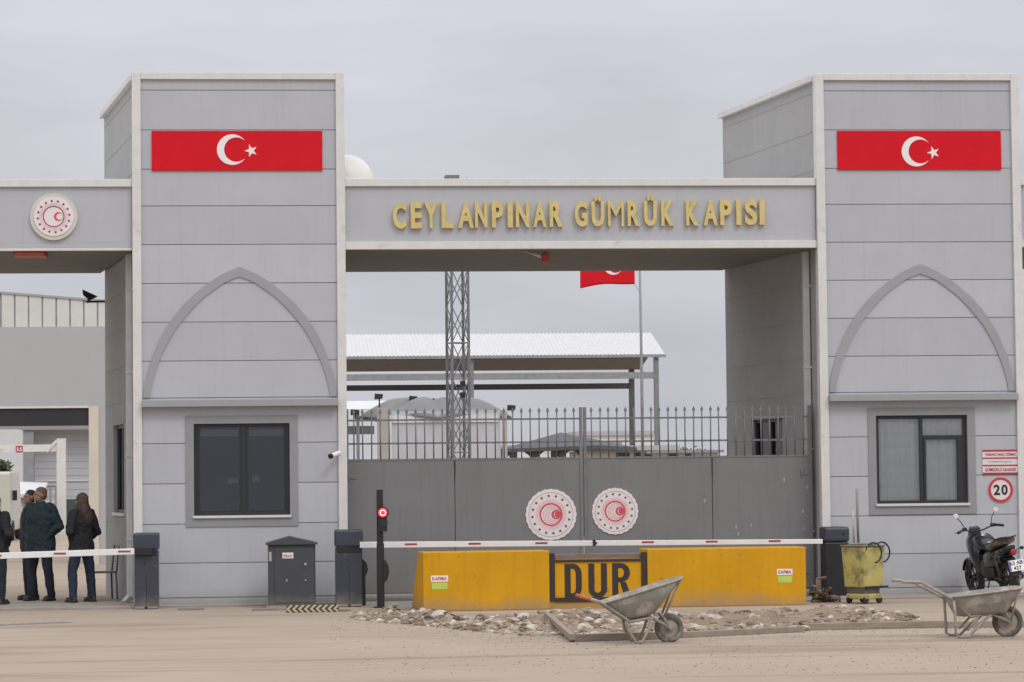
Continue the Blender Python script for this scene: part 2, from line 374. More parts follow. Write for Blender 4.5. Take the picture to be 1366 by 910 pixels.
# arch outline measured on the right tower, stored relative to the tower's left edge
ARO = [(478,40),(440,55),(400,74),(365,97),(330,122),(290,155),(250,193),(218,230),(190,268),(163,312),(141,355),(120,405),(103,455),(90,505),(82,550),(78,596)]
ARI = [(480,82),(444,94),(408,112),(372,138),(342,160),(306,192),(270,232),(238,270),(212,305),(188,345),(168,385),(148,430),(132,475),(119,520),(111,560),(106,596)]
def arch_pts(lst):
    o = []
    for a, c in lst:
        p = pt(1080+a/3.2517, 340+c/3.25, y=0); o.append((p.x-XB, p.z))
    ax = o[0][0]; left = [(min(q[0], ax), max(q[1], LZ)) for q in o]
    sc = (TW/2-PIL-.012)/(TW/2-.14)
    half = [((q[0]-ax), q[1]) for q in left]
    return [(TW/2+q[0], q[1]) for q in half[::-1]] + [(TW/2-q[0], q[1]) for q in half[1:]]
AO, AI = arch_pts(ARO), arch_pts(ARI)
mn = AO[0][0]; k_ = (TW/2-PIL-.02)/(TW/2-mn)
AO = [(TW/2+(a-TW/2)*k_, c) for a, c in AO]; AI = [(TW/2+(a-TW/2)*k_, c) for a, c in AI]
sideseam = mat('side_seam', (.28,.275,.27), .8)
def tower(x0, label, style, win_px, refpx):
    root = thing('gate_tower', label, 'gatehouse tower', (x0+TW/2, 0, 0), 0, 'towers of the customs gate')
    x1 = x0+TW
    wz1, wz0 = pt(refpx, win_px[2], y=0).z, pt(refpx, win_px[3], y=0).z
    wx0, wx1 = pt(win_px[0], win_px[3], y=0).x, pt(win_px[1], win_px[3], y=0).x
    hole = (wx0, wx1, wz0, wz1)
    # shell
    bm = B(); i0, i1 = x0+PIL-.01, x1-PIL+.01
    wall_with_holes(bm, x0+.07, x1-.07, 0, TH-.06, .012, .20, hole, 1)
    for a, c in zip(SEAMS, SEAMS[1:]):
        wall_with_holes(bm, i0, i1, a+.006, c-.006, 0, .012, hole, random.choice((0,4,5)))
    box(bm, i0, i1, 0, .012, .0, .124, 0)
    sw = (1.95, 3.5); sz0, sz1 = 1.42, 2.85          # side window on the flank facing the passage
    for xs, xe, side in ((x0+.07, x0+.25, -1), (x1-.25, x1-.07, 1)):
        if side == -1:
            box(bm, xs, xe, .2, sw[0], 0, TH-.06, 2, True); box(bm, xs, xe, sw[1], DEP, 0, TH-.06, 2, True)
            box(bm, xs, xe, sw[0], sw[1], 0, sz0, 2, True); box(bm, xs, xe, sw[0], sw[1], sz1, TH-.06, 2, True)
        else: box(bm, xs, xe, .2, DEP, 0, TH-.06, 2, True)
        for z in SEAMS[2:-1]:
            xx = xs-.004 if side < 0 else xe+.001
            if sz0 < z < sz1 and side < 0:
                box(bm, xx, xx+.003, .3, sw[0]-.04, z-.003, z+.003, 3, True); box(bm, xx, xx+.003, sw[1]+.04, DEP-.05, z-.003, z+.003, 3, True)
            else: box(bm, xx, xx+.003, .3, DEP-.05, z-.003, z+.003, 3, True)
    box(bm, x0+.25, x1-.25, DEP-.2, DEP, 0, TH-.06, 2, True)
    box(bm, x0+.25, x1-.25, .2, DEP-.2, TH-.3, TH-.14, 2, True)
    box(bm, x0+.25, x1-.25, .2, DEP-.2, 3.05, 3.2, 2, True)
    obj('wall', bm, [wallm, seamm, sidem, sideseam, wallm2, wallm3], root)
    bm = B(); box(bm, x0, x0+PIL, -.05, .16, 0, TH, 0); obj('corner_pilaster', bm, trimm, root, bevel=.006)
    bm = B(); box(bm, x1-PIL, x1, -.05, .16, 0, TH, 0); obj('corner_pilaster', bm, trimm, root, bevel=.006)
    bm = B(); box(bm, x0+PIL, x1-PIL, -.045, .16, TH-.11, TH, 0)
    box(bm, x0-.01, x0+.25, .163, DEP+.03, TH-.10, TH-.0, 0, True); box(bm, x1-.25, x1+.01, .163, DEP+.03, TH-.10, TH-.0, 0, True); box(bm, x0+.25, x1-.25, DEP-.2, DEP+.03, TH-.10, TH, 0, True)
    obj('coping', bm, trimm, root, bevel=.006)
    bm = B(); strip(bm, [(x0+a, c) for a, c in AO], [(x0+a, c) for a, c in AI], -.022, .0); obj('arch_moulding', bm, archm, root)
    bm = B(); box(bm, x0+PIL, x1-PIL, -.17, .0, LZ-.01, LZ+.10); obj('ledge', bm, archm, root, bevel=.008)
    window(root, *hole, style)
    # flank window with dark glass
    bm = B(); xs = x0+.07
    box(bm, xs-.03, xs+.0, sw[0]-.05, sw[1]+.05, sz0-.05, sz0, 0, True)
    wn = obj('window', bm, sillm, root)
    bm = B(); box(bm, xs-.02, xs+.0, sw[0]-.05, sw[1]+.05, sz1, sz1+.04, 0, True); obj('head_trim', bm, sidem, wn)
    bm = B(); box(bm, xs+.10, xs+.106, sw[0], sw[1], sz0, sz1, 0, True); obj('pane', bm, glass_dark, wn)
    bm = B()
    for yy in (sw[0], (sw[0]+sw[1])/2-.03, sw[1]-.06): box(bm, xs+.06, xs+.095, yy, yy+.06, sz0, sz1, 0, True)
    box(bm, xs+.06, xs+.095, sw[0], sw[1], sz0, sz0+.05, 0, True); box(bm, xs+.061, xs+.094, sw[0], sw[1], sz1-.05, sz1-.001, 0, True)
    obj('frame', bm, framem, wn)
    # square rainwater pipe on the passage side
    bm = B(); box(bm, x0-.045, x0+.045, .50, .59, .12, BBm-.02, 0, True); 
    for z in (1.0, 2.3, 3.6, 4.9): box(bm, x0-.055, x0+.065, .49, .60, z, z+.04, 0, True)
    bar(bm, (sk(x0,.54), .54, .14), (sk(x0-.1,.45), .42, .05), .08)
    obj('downpipe', bm, mat('pipe_grey', (.52,.51,.52), .5, .08), root, bevel=.008)
    return root, hole
t1, h1 = tower(XA, 'light grey gatehouse tower behind the dark utility cabinet, its window of dark tinted glass', 'dark', (259,387,565,688), 322)
t2, h2 = tower(XB, 'light grey gatehouse tower behind the parked motorcycle, its window showing a pale curtain', 'light', (1170,1292,554,672), 1231)
# ================================================================= BEAMS
def beam(x0, x1, label, rim):
    root = thing('gate_beam', label, 'gate lintel', ((x0+x1)/2, 0, BBm), 0, 'beams spanning the gate passages')
    bm = B(); box(bm, x0+.002, x1-.002, .05, DEP-.02, BBm+.12, BT-.12, 0, True); obj('fascia', bm, wallm, root)
    bm = B(); box(bm, x0+.002, x1-.002, .0, DEP+.02, BT-.119, BT, 0, True); obj('top_trim', bm, trimm, root, bevel=.006)
    bm = B(); box(bm, x0+.002, x1-.002, .0 if rim else .045, .10, BBm, BBm+.119 if rim else BBm+.04, 0, True); 
    if not rim: box(bm, x0+.002, x1-.002, .05, .10, BBm+.041, BBm+.119, 1, True)
    obj('bottom_trim', bm, [trimm, wallm], root, bevel=.004)
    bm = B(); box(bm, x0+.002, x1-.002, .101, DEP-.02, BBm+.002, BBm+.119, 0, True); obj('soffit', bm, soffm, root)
    return root
beam(XA+TW, XB, 'long grey beam over the closed gate carrying the gold lettering', True)
beam(XA-12, XA, 'grey beam over the open passage carrying the round emblem', False)
beam(XB+TW, XB+TW+10, 'short stretch of grey beam at the right edge beyond the tower', True)
# ---- gold lettering
LET = [('C',524,542),('E',548,562.5),('Y',566,584),('L',589,605),('A',611,632),('N',633.5,650),('P',656,671.5),('I',677,684),('N',688,706),('A',711,729),('R',733,750.5),
       ('G',766.6,783.5),('Ü',789,806),('M',811,832),('R',837,853.5),('Ü',859,876),('K',882,899),('K',915,932),('A',938.5,957),('P',960.5,976.5),('I',982,988.5),('S',993.5,1010),('I',1013,1020)]
root = thing('sign_lettering', 'raised gold capitals CEYLANPINAR GÜMRÜK KAPISI on the beam', 'sign', (5,-.02,5.9))
for ch, a, c in LET:
    f = (a-524)/496; bot = 305.2-5.2*f; top = 270.5-4*f
    z0, z1 = pt(a, bot, y=0).z, pt(a, top, y=0).z
    if ch == 'Ü': z1 += .085
    bm = fit_text(ch, pt(a, 290, y=0).x, pt(c, 290, y=0).x, z0, z1, .045, .07, {'I':.02,'M':.0}.get(ch,.04))
    obj('letter', bm, goldm, root, bevel=.0)
# ---- painted flags on the towers
def flag_panel(x0, x1, z0, z1, cpx, spx, label):
    root = thing('flag_panel', label, 'flag', ((x0+x1)/2, 0, z0), 0, 'red flag panels on the towers')
    bm = B(); box(bm, x0, x1, -.028, -.001, z0, z1); obj('panel', bm, redm, root, bevel=.003)
    c = pt(cpx[0], cpx[1], y=0); bm = B(); crescent(bm, c.x, c.z, .238, .19, .062, -.034, -.0285); obj('crescent', bm, whitem, root)
    c = pt(spx[0], spx[1], y=0); bm = B(); star(bm, c.x, c.z, .105, -.034, -.0285, math.pi); obj('star', bm, whitem, root)
flag_panel(-1.6877, .9432, 6.7131, 7.3324, (310,200), (335,201.5), 'wide red flag panel with white crescent and star on the tower above the dark window')
flag_panel(9.0593, 11.69, 6.7131, 7.3324, (1222,202.5), (1244.5,204), 'wide red flag panel with white crescent and star on the tower above the curtained window')
# ---- round emblems
em_w = mat('emblem_white', (.74,.69,.69), .5, .03, 5); em_c = mat('emblem_cream', (.60,.56,.49), .5, .06, 5); em_d = mat('emblem_maroon', (.20,.04,.06), .6); em_p = mat('emblem_pink', (.70,.42,.45), .6); em_r = mat('emblem_red', (.62,.07,.10), .6); em_g = mat('emblem_grey', (.40,.36,.37), .6)
def emblem(px, py, y, rpx, label, thick, scal, dense):
    c = pt(px, py, y=y); s = rpx/ (CF/(CD+y))
    root = thing('emblem', label, 'emblem', (c.x, y, c.z), 0, 'round ministry emblems')
    X, Z = c.x, c.z; yb = y-thick
    bm = B(); disc(bm, X, Z, s, yb, y, 192, .005*scal); obj('disc', bm, em_c if dense == 0 else em_w, root, bevel=0)
    y2 = yb-.003
    if dense == 0:
        bm = B(); disc(bm, X, Z, s*.84, yb-.012, yb-.0005, 64); obj('face', bm, em_w, root, bevel=.003); y2 = yb-.015
    else:
        bm = B(); ring(bm, X, Z, s*.88, s*.86, y2, yb-.0005, 72); obj('rim_line', bm, em_g, root)
    yf = yb-.0125 if dense == 0 else yb-.0005
    R0 = s*.67 if dense == 0 else s*.74
    for k in range(16):
        a = 2*math.pi*(k+.3)/16; bm = B(); star(bm, X+R0*math.cos(a), Z+R0*math.sin(a), s*.062, y2, yf, a, q=.6); obj('small_star', bm, em_d, root)
    bm = B()
    for k in range(72):
        a = 2*math.pi*k/72
        for r0, r1, wd in ((.455,.62,.011),):
            ca, sa = math.cos(a), math.sin(a); q = s*wd*(1.3 if k % 2 else .8)
            prism(bm, [(X+s*r0*ca-q*sa, Z+s*r0*sa+q*ca), (X+s*r0*ca+q*sa, Z+s*r0*sa-q*ca), (X+s*r1*ca, Z+s*r1*sa)], y2+.001, yf)
    obj('rays', bm, em_p, root)
    bm = B(); ring(bm, X, Z, s*.60, s*.456, yf-.0012 if dense else yf-.001, yf, 64); obj('halo', bm, mat('emblem_blush', (.72,.57,.58), .6), root)
    bm = B(); ring(bm, X, Z, s*.455, s*(.39 if dense else .415), y2, yf, 64); obj('ring', bm, em_d if dense == 0 else em_r, root)
    bm = B()
    for k, r in enumerate((.35,.30,.25)):
        if dense: crescent(bm, X+s*(.38-r), Z, s*r, s*(r-.022), s*.022, y2, yf)
    if dense: obj('arcs', bm, em_p, root); bm = B()
    crescent(bm, X+s*.20, Z, s*.19, s*.135, s*.05, y2, yf)
    if dense: disc(bm, X+s*.27, Z, s*.125, y2+.0005, yf, 24); star(bm, X+s*.26, Z, s*.10, y2-.001, yf, math.pi)
    obj('crescent', bm, em_r, root)
emblem(72, 289.5, .05, 31, 'round cream and red emblem on the beam over the open passage', .05, 0, 0)
# ================================================================= METAL GATE
GY = .40
def P2(px, py, y): p = pt(px, py, y=y); return p.x, p.z
ztop = (pt(600,614,y=GY).z + pt(900,611,y=GY).z)/2; zbot = .14
xl, xm, xr = pt(461,680,y=GY).x, pt(778.5,680,y=GY).x, pt(1084,680,y=GY).x
ms1, ms2 = pt(607,680,y=GY).x, pt(950.5,680,y=GY).x
zr1 = pt(600,560,y=GY).z; zr2 = pt(600,591,y=GY).z; zp = pt(600,549,y=GY).z
def leaf(x0, x1, seam, label, hang):
    root = thing('gate_leaf', label, 'gate', (x0, GY, 0), 0, 'leaves of the grey metal gate')
    for a, c in ((x0+.05, seam-.006), (seam+.006, x1-.05)):
        bm = B(); box(bm, a, c, GY-.012, GY+.012, zbot, ztop); obj('sheet_panel', bm, gatem, root, bevel=.003)
    bm = B(); box(bm, x0+.02, x1-.02, GY+.013, GY+.05, zbot-.01, zbot+.05); box(bm, x0+.05, x1-.05, GY-.02, GY+.03, ztop+.001, ztop+.03); box(bm, seam-.03, seam+.03, GY+.013, GY+.04, zbot+.051, ztop)
    obj('frame', bm, gatem, root, bevel=.003)
    for z in (zr1, zr2):
        bm = B(); box(bm, x0+.05, x1-.05, GY-.012, GY+.012, z-.014, z+.014); obj('rail', bm, picketm, root)
    n = round((x1-x0)/.137)
    for k in range(1, n):
        x = x0+(x1-x0)*k/n; bm = B(); dx = random.uniform(-.006,.006)
        tube(bm, [(x,GY-.024,ztop+.03),(x+dx,GY-.024,zp-.03)], .0105, 6)
        prism(bm, [(x+dx-.014, zp-.03),(x+dx+.014, zp-.03),(x+dx+.024, zp-.0),(x+dx, zp+.055),(x+dx-.024, zp)], GY-.030, GY-.018)
        obj('picket', bm, picketm, root)
    for x in (x0+.025, x1-.025):
        bm = B(); box(bm, x-.028 if x > x0+.1 else x-.02, x+.028 if x < x1-.1 else x+.02, GY-.03, GY+.03, zbot-.01, zp+.05); obj('post', bm, gatem if x0+.1 < x < xr-.2 else picketm, root, bevel=.004)
    for zz in (zbot+.25, ztop-.25):      # hinge or lock plates at the outer edge
        e_ = x0+.05 if hang == 0 else x1-.17
        bm = B(); box(bm, e_, e_+.12, GY-.024, GY-.013, zz-.03, zz+.03); tube(bm, [(e_+.0,GY-.035,zz-.06),(e_+.0,GY-.035,zz+.06)], .014, 8); obj('hinge', bm, gatem, root, bevel=.003)
    # paint scraped down to dark metal at the top of the sheet joint
    bm = B(); prism(bm, [(seam-.012,ztop-.01),(seam+.014,ztop-.01),(seam+.012,ztop-.22),(seam+.004,ztop-.38),(seam-.006,ztop-.30)], GY-.0165, GY-.0125)
    obj('scraped_joint', bm, brownm, root)
leaf(xl, xm, ms1, 'left leaf of the grey sheet metal gate with spiked pickets', 0)
leaf(xm+.004, xr, ms2, 'right leaf of the grey sheet metal gate with spiked pickets', 1)
emblem(735, 686.5, GY-.013, 34, 'larger, left one of the two round emblems fixed on the metal gate', .012, 1, 1)
emblem(820.5, 682, GY-.013, 31, 'smaller, right one of the two round emblems fixed on the metal gate', .012, 1, 1)
bm = B()
for px, py in ((982,703),(1002,701),(1071,682),(1073,705),(1077,650),(985,712),(1046,640),(940,668)):      # pale scuffs low on the right leaf
    p = pt(px, py, y=GY-.013); w_ = random.uniform(.01,.022); prism(bm, [(p.x-w_,p.z-.02),(p.x+w_*.4,p.z-.03),(p.x+w_,p.z+.01),(p.x+w_*.2,p.z+.035),(p.x-w_*.6,p.z+.015)], GY-.0145, GY-.0121)
gl = [o for o in bpy.data.objects if o.name.startswith('gate_leaf')][-1]; obj('paint_scuff', bm, mat('scuff_pale', (.36,.35,.34), .8), gl)
# ================================================================= BARRIER ARMS
def housing(root, x, y, wd, h, box_side):
    w2 = wd/2
    bm = B(); box(bm, x-w2, x+w2, y-.20, y+.20, .03, h-.27); obj('housing', bm, housem, root, bevel=.012)
    bm = B(); box(bm, x-w2-.012, x+w2+.012, y-.23, y+.22, h-.26, h); obj('lid', bm, housem, root, bevel=.03)
    bm = B(); box(bm, x-w2+.02, x+w2-.02, y-.205, y-.15, h-.35, h-.262); obj('shroud', bm, blackm, root, bevel=.01)
    bm = B(); box(bm, x+.0, x+.006, y-.204, y-.2, .08, h-.62); disc(bm, x-.02, h-.45, .014, y-.206, y-.2, 16); obj('door_seam', bm, blackm, root)
    bm = B(); box(bm, x-w2+.01, x-.02, y-.25, y+.2, .01, .04); box(bm, x+.02, x+w2-.01, y-.25, y+.2, .01, .04); obj('base_plate', bm, concm, root)
    if box_side:
        bm = B(); prism(bm, [(x+w2,.02),(x+w2+.05,.02),(x+w2+.05,.45),(x+w2+.09,.55),(x+w2+.07,.66),(x+w2,.72)], y-.12, y+.1); obj('side_box', bm, blackm, root, bevel=.01)
redpaint = mat('arm_red', (.36,.05,.06), .5, .1)
def arm(root, x0, x1, y, z0, z1, marks, tip=0):
    n = len(marks); hh = .046
    bm = B(); p = []
    for x, z in ((x0, z0), (x1, z1)):
        t_ = .55 if (x == x1 and tip) else 1
        p.append([(x, y-.03, z-hh), (x, y+.03, z-hh), (x, y+.03, z+hh*t_), (x, y-.03, z+hh*t_)])
    hexa(bm, [p[0][0], p[1][0], p[1][1], p[0][1], p[0][3], p[1][3], p[1][2], p[0][2]])
    a = obj('boom_arm', bm, whitem, root, bevel=.006)
    for x in marks:
        z = z0+(z1-z0)*(x-x0)/(x1-x0); bm = B(); box(bm, x-.092, x+.092, y-.034, y-.031, z-.010, z+.018); obj('red_stripe', bm, redpaint, a)
    return a
root = thing('boom_barrier', 'white boom with red dashes lowered across the open passage, in front of the people', 'boom barrier', (-1.72,-.63,0), 0, 'boom barriers of the gate')
hb = pt(196, 812, z=0); housing(root, hb.x, hb.y, .36, 1.145, False)
ay = hb.y-.24
pA, pB = pt(182,735.5,y=ay), pt(-60,743.5,y=ay)
arm(root, pA.x, pB.x, ay, pA.z, pB.z, [pt(q,738,y=ay).x for q in (166,80,-6)])
bm = B(); box(bm, pA.x-.03, hb.x+.1, ay-.04, hb.y-.15, pA.z-.06, pA.z+.06); obj('arm_bracket', bm, blackm, root, bevel=.01)
root = thing('boom_barrier', 'white boom with red dashes lowered in front of the closed grey gate', 'boom barrier', (1.29,-.61,0), 0, 'boom barriers of the gate')
hb = pt(465.5, 809, z=0); housing(root, hb.x, hb.y, .40, 1.16, True)
ay = hb.y-.24; ay2 = ay+.0
pA, pB = pt(480,727,y=ay), pt(1097,721.5,y=ay)
a = arm(root, pA.x, pB.x, ay, pA.z, pB.z, [pt(q,725,y=ay).x for q in (548,633,722,864,949,1033)], 1)
p = pt(793, 724.5, y=ay-.04); bm = B(); box(bm, p.x-.022, p.x+.015, ay-.05, ay+.04, p.z-.05, p.z+.05); prism(bm, [(p.x+.01,p.z-.02),(p.x+.045,p.z),(p.x+.01,p.z+.03)], ay-.05, ay-.035); obj('arm_clamp', bm, blackm, root)
# receiving post of the boom on the right
root = thing('boom_post', 'squat dark boom cabinet between gate end and yellow bin', 'barrier housing', (8.95,-.1,0), 0)
hb = pt(1110, 796, z=0); hx, hy = hb.x, hb.y-.25
bm = B(); box(bm, hx-.19, hx+.19, hy-.2, hy+.2, .02, .86); obj('housing', bm, blackm, root, bevel=.02)
bm = B(); box(bm, hx-.20, hx+.20, hy-.22, hy+.22, .865, 1.10); obj('lid', bm, housem, root, bevel=.04)
bm = B(); disc(bm, hx+.1, .99, .02, hy-.228, hy-.22, 16); box(bm, hx-.1, hx-.05, hy-.206, hy-.2, .3, .5); obj('lock', bm, blackm, root)
# ================================================================= TRAFFIC LIGHT
c = pt(508, 811, z=0); X, Y = c.x, c.y
root = thing('traffic_light', 'slim black signal post with its red lamp lit before the gate', 'traffic light', (X,Y,0))
h = pt(506, 653, y=Y).z
bm = B(); box(bm, X-.055, X+.055, Y-.05, Y+.05, 0, h*.55); box(bm, X-.05, X+.045, Y-.045, Y+.045, h*.55, h); obj('post', bm, blackm, root, bevel=.008)
bm = B(); box(bm, X-.10, X+.10, Y-.1, Y+.1, 0, .018); obj('base_plate', bm, blackm, root)
lz = pt(510, 684, y=Y-.1).z
bm = B(); lathe(bm, [(.085,-.14),(.095,-.05),(.09,-.045)], (X+.035, Y, lz), 24, axis='y'); box(bm, X-.03, X+.10, Y-.12, Y-.02, lz-.28, lz-.05); obj('lamp_head', bm, blackm, root, bevel=.004)
bm = B(); lathe(bm, [(.066,-.155),(.045,-.165),(.01,-.17)], (X+.035, Y, lz), 24, axis='y'); obj('red_lens', bm, emit_mat('red_lamp', (1,.02,.03), 2.2), root)
bm = B()
for k in range(10):
    a_ = k*.628; disc(bm, X+.035+.04*math.cos(a_), lz+.04*math.sin(a_), .009, Y-.172, Y-.160, 8)
obj('lamp_diodes', bm, emit_mat('red_diode', (1,.45,.42), 3), root)
bm = B(); lathe(bm, [(.06,-.13),(.065,-.05)], (X+.05, Y, lz-.15), 20, axis='y'); obj('lower_lens', bm, framem, root)
bm = B(); prism(bm, [(X+.04,.36),(X+.10,.42),(X+.125,.52),(X+.12,.62),(X+.08,.70),(X+.04,.74)], Y-.07, Y+.05); obj('call_box', bm, blackm, root, bevel=.01)
# ================================================================= UTILITY CABINET
c = pt(395, 811, z=0); X, Y = c.x, c.y
root = thing('utility_cabinet', 'dark grey gabled utility cabinet against the left tower wall', 'cabinet', (X,Y,0))
cabm = mat('cabinet_grey', (.052,.055,.062), .5, .08, 3, dirt=((.15,.14,.13), 5, .6, .85), base_dirt=((.2,.17,.14), .18))
xa_, xb_ = pt(356,800,y=Y).x, pt(423,800,y=Y).x
ze, za = pt(390,727,y=Y).z, pt(383,720,y=Y).z+.0
bm = B(); box(bm, xa_+.02, xb_-.02, Y, Y+.5, .04, ze); obj('cabinet_body', bm, cabm, root, bevel=.008)
bm = B(); m_ = (xa_+xb_)/2-.03
prism(bm, [(xa_-.015,ze+.002),(xb_+.015,ze+.002),(xb_+.015,ze+.03),(m_,za+.05),(xa_-.015,ze+.03)], Y-.05, Y+.54); obj('roof', bm, cabm, root, bevel=.006)
bm = B(); box(bm, xa_+.12, xb_-.04, Y-.014, Y-.001, .08, ze-.04); d = obj('door', bm, cabm, root, bevel=.004)
bm = B(); disc(bm, xb_-.17, ze-.29, .02, Y-.03, Y-.014, 12); disc(bm, xb_-.17, ze-.53, .014, Y-.03, Y-.014, 12); disc(bm, xa_+.30, ze-.53, .016, Y-.03, Y-.014, 12); obj('lock', bm, mat('lock_metal', (.5,.5,.5), .3, metal=.8), d)
bm = B(); box(bm, xa_, xb_, Y-.02, Y+.52, 0, .04); obj('plinth', bm, concm, root)
bm = B(); box(bm, xa_+.235, xa_+.40, Y-.018, Y-.0145, ze-.20, ze-.115); s_ = obj('sticker', bm, whitem, d)
bm = fit_text('DİKKAT', xa_+.243, xa_+.392, ze-.185, ze-.13, Y-.0182, .002, .02); obj('sticker_text', bm, mat('sticker_ink', (.25,.08,.10), .6), s_ if False else d)
bm = B(); box(bm, xa_+.035, xa_+.075, Y-.004, Y-.001, ze-.24, ze-.1); obj('sticker', bm, em_g, root)
# ================================================================= CCTV CAMERA
c = pt(447, 607, y=-.15); root = thing('security_camera', 'small white bullet camera by the right edge of the left tower', 'camera', (c.x, 0, c.z))
bm = B(); d0 = Vector((c.x+.07,-.10,c.z+.035)); d1 = Vector((c.x-.07,-.26,c.z-.02)); tube(bm, [d0, d1], .035, 14); obj('camera_body', bm, whitem, root, bevel=.004)
bm = B(); dd = (d1-d0).normalized(); tube(bm, [d1-dd*.02, d1+dd*.018], .040, 14); obj('lens_hood', bm, blackm, root)
bm = B(); tube(bm, [d0+Vector((-.03,.0,.01)), (c.x+.07,-.05,c.z+.03), (c.x+.07,-.0,c.z+.03)], .014, 8); disc(bm, c.x+.07, c.z+.03, .045, -.02, .0, 16); obj('bracket', bm, whitem, root)
# ================================================================= SIGNS ON THE RIGHT TOWER
a, b_ = pt(1310, 601, y=0), pt(1358.5, 632, y=0)
root = thing('notice_sign', 'white notice of three dark red text rows above the speed limit sign', 'sign', ((a.x+b_.x)/2, 0, b_.z))
signr = mat('sign_red', (.42,.035,.05), .5, .05); signw = mat('sign_white', (.72,.66,.66), .5, .05, 6)
bm = B(); box(bm, a.x, b_.x, -.016, -.001, b_.z, a.z); obj('board', bm, signw, root, bevel=.002)
hh = (a.z-b_.z)
for f, tk in ((.985,.03),(.67,.022),(.36,.022),(.02,.03)):
    bm = B(); box(bm, a.x, b_.x, -.020, -.0162, b_.z+hh*f-tk/2, b_.z+hh*f+tk/2); obj('red_line', bm, signr, root)
for s, f0, f1, m_, lo, hi in (('YABANCI ARAÇ GİRMEZ', .74,.92, 0, .07,.93), ('LÜTFEN YAVAŞ OL', .46,.58, 1, .17,.82), ('GÜMRÜKLÜ SAHADIR', .11,.28, 0, .07,.93)):
    bm = fit_text(s, a.x+(b_.x-a.x)*lo, a.x+(b_.x-a.x)*hi, b_.z+hh*f0, b_.z+hh*f1, -.0165, .003, .02); obj('text_row', bm, signr if m_ == 0 else em_g, root)
c = pt(1334.5, 653.5, y=0)
root = thing('speed_limit_sign', 'round red-rimmed 20 speed limit sign above the motorcycle', 'sign', (c.x, 0, c.z))
bm = B(); disc(bm, c.x, c.z, .195, -.016, -.001, 48); obj('plate', bm, signw, root)
bm = B(); ring(bm, c.x, c.z, .198, .158, -.021, -.0162, 48); obj('red_rim', bm, mat('rim_red', (.58,.03,.05), .5, .05), root)
for ch, u, v in (('2',-.115,-.008),('0',.012,.112)):
    bm = fit_text(ch, c.x+u, c.x+v, c.z-.082, c.z+.082, -.0162, .004, .03); obj('digit', bm, blackm, root)
# ================================================================= ROAD BLOCKER
pl, prr = pt(565, 816, z=0), pt(1076, 807, z=0)
X0, X1 = 0, (prr-pl).length
ang = math.atan2(prr.y-pl.y, prr.x-pl.x)
root = thing('road_blocker', 'long yellow road blocker lettered DUR in front of the gate', 'road blocker', (pl.x, pl.y, 0), ang)
Wd = X1; H = pt(565, 737, y=pl.y).z
def bx(px): return (pt(px, 780, y=(pl.y+prr.y)/2).x - pl.x)
m0, m1 = bx(733), bx(865)
def wedge(x0, x1, h, yb, yt, y0=0):
    bm = B(); return prism(bm, [(y0,0),(yb,0),(yt,h),(y0,h)], x0, x1, axis='x')
obj('block', wedge(0, m0, H, 1.5, .62), yellowm, root, local=True, bevel=.012)
obj('block', wedge(m1, Wd, H, 1.5, .62), yellowm, root, local=True, bevel=.012)
obj('middle_panel', wedge(m0+.004, m1-.004, H-.135, 1.4, .6, .05), yellowm, root, local=True)
bm = wedge(m0+.004, m1-.004, .07, 1.1, .5, .09); bm.transform(Matrix.Translation((0,0,H-.134))); obj('metal_cap', bm, rustm, root, local=True)
bm = B(); box(bm, m0+.0045, m0+.085, .028, .049, .115, H-.04); box(bm, m1-.085, m1-.0045, .028, .049, .115, H-.04); box(bm, m0+.086, m1-.086, .028, .049, .10, .165); box(bm, m0+.086, m1-.086, .028, .049, H-.172, H-.137)
obj('panel_frame', bm, brownm, root, local=True, bevel=.003)
lt = [('D',754,777),('U',786,811),('R',818,843)]
zb_, zt_ = pt(780,797.5,y=pl.y+.2).z, pt(780,752,y=pl.y+.2).z
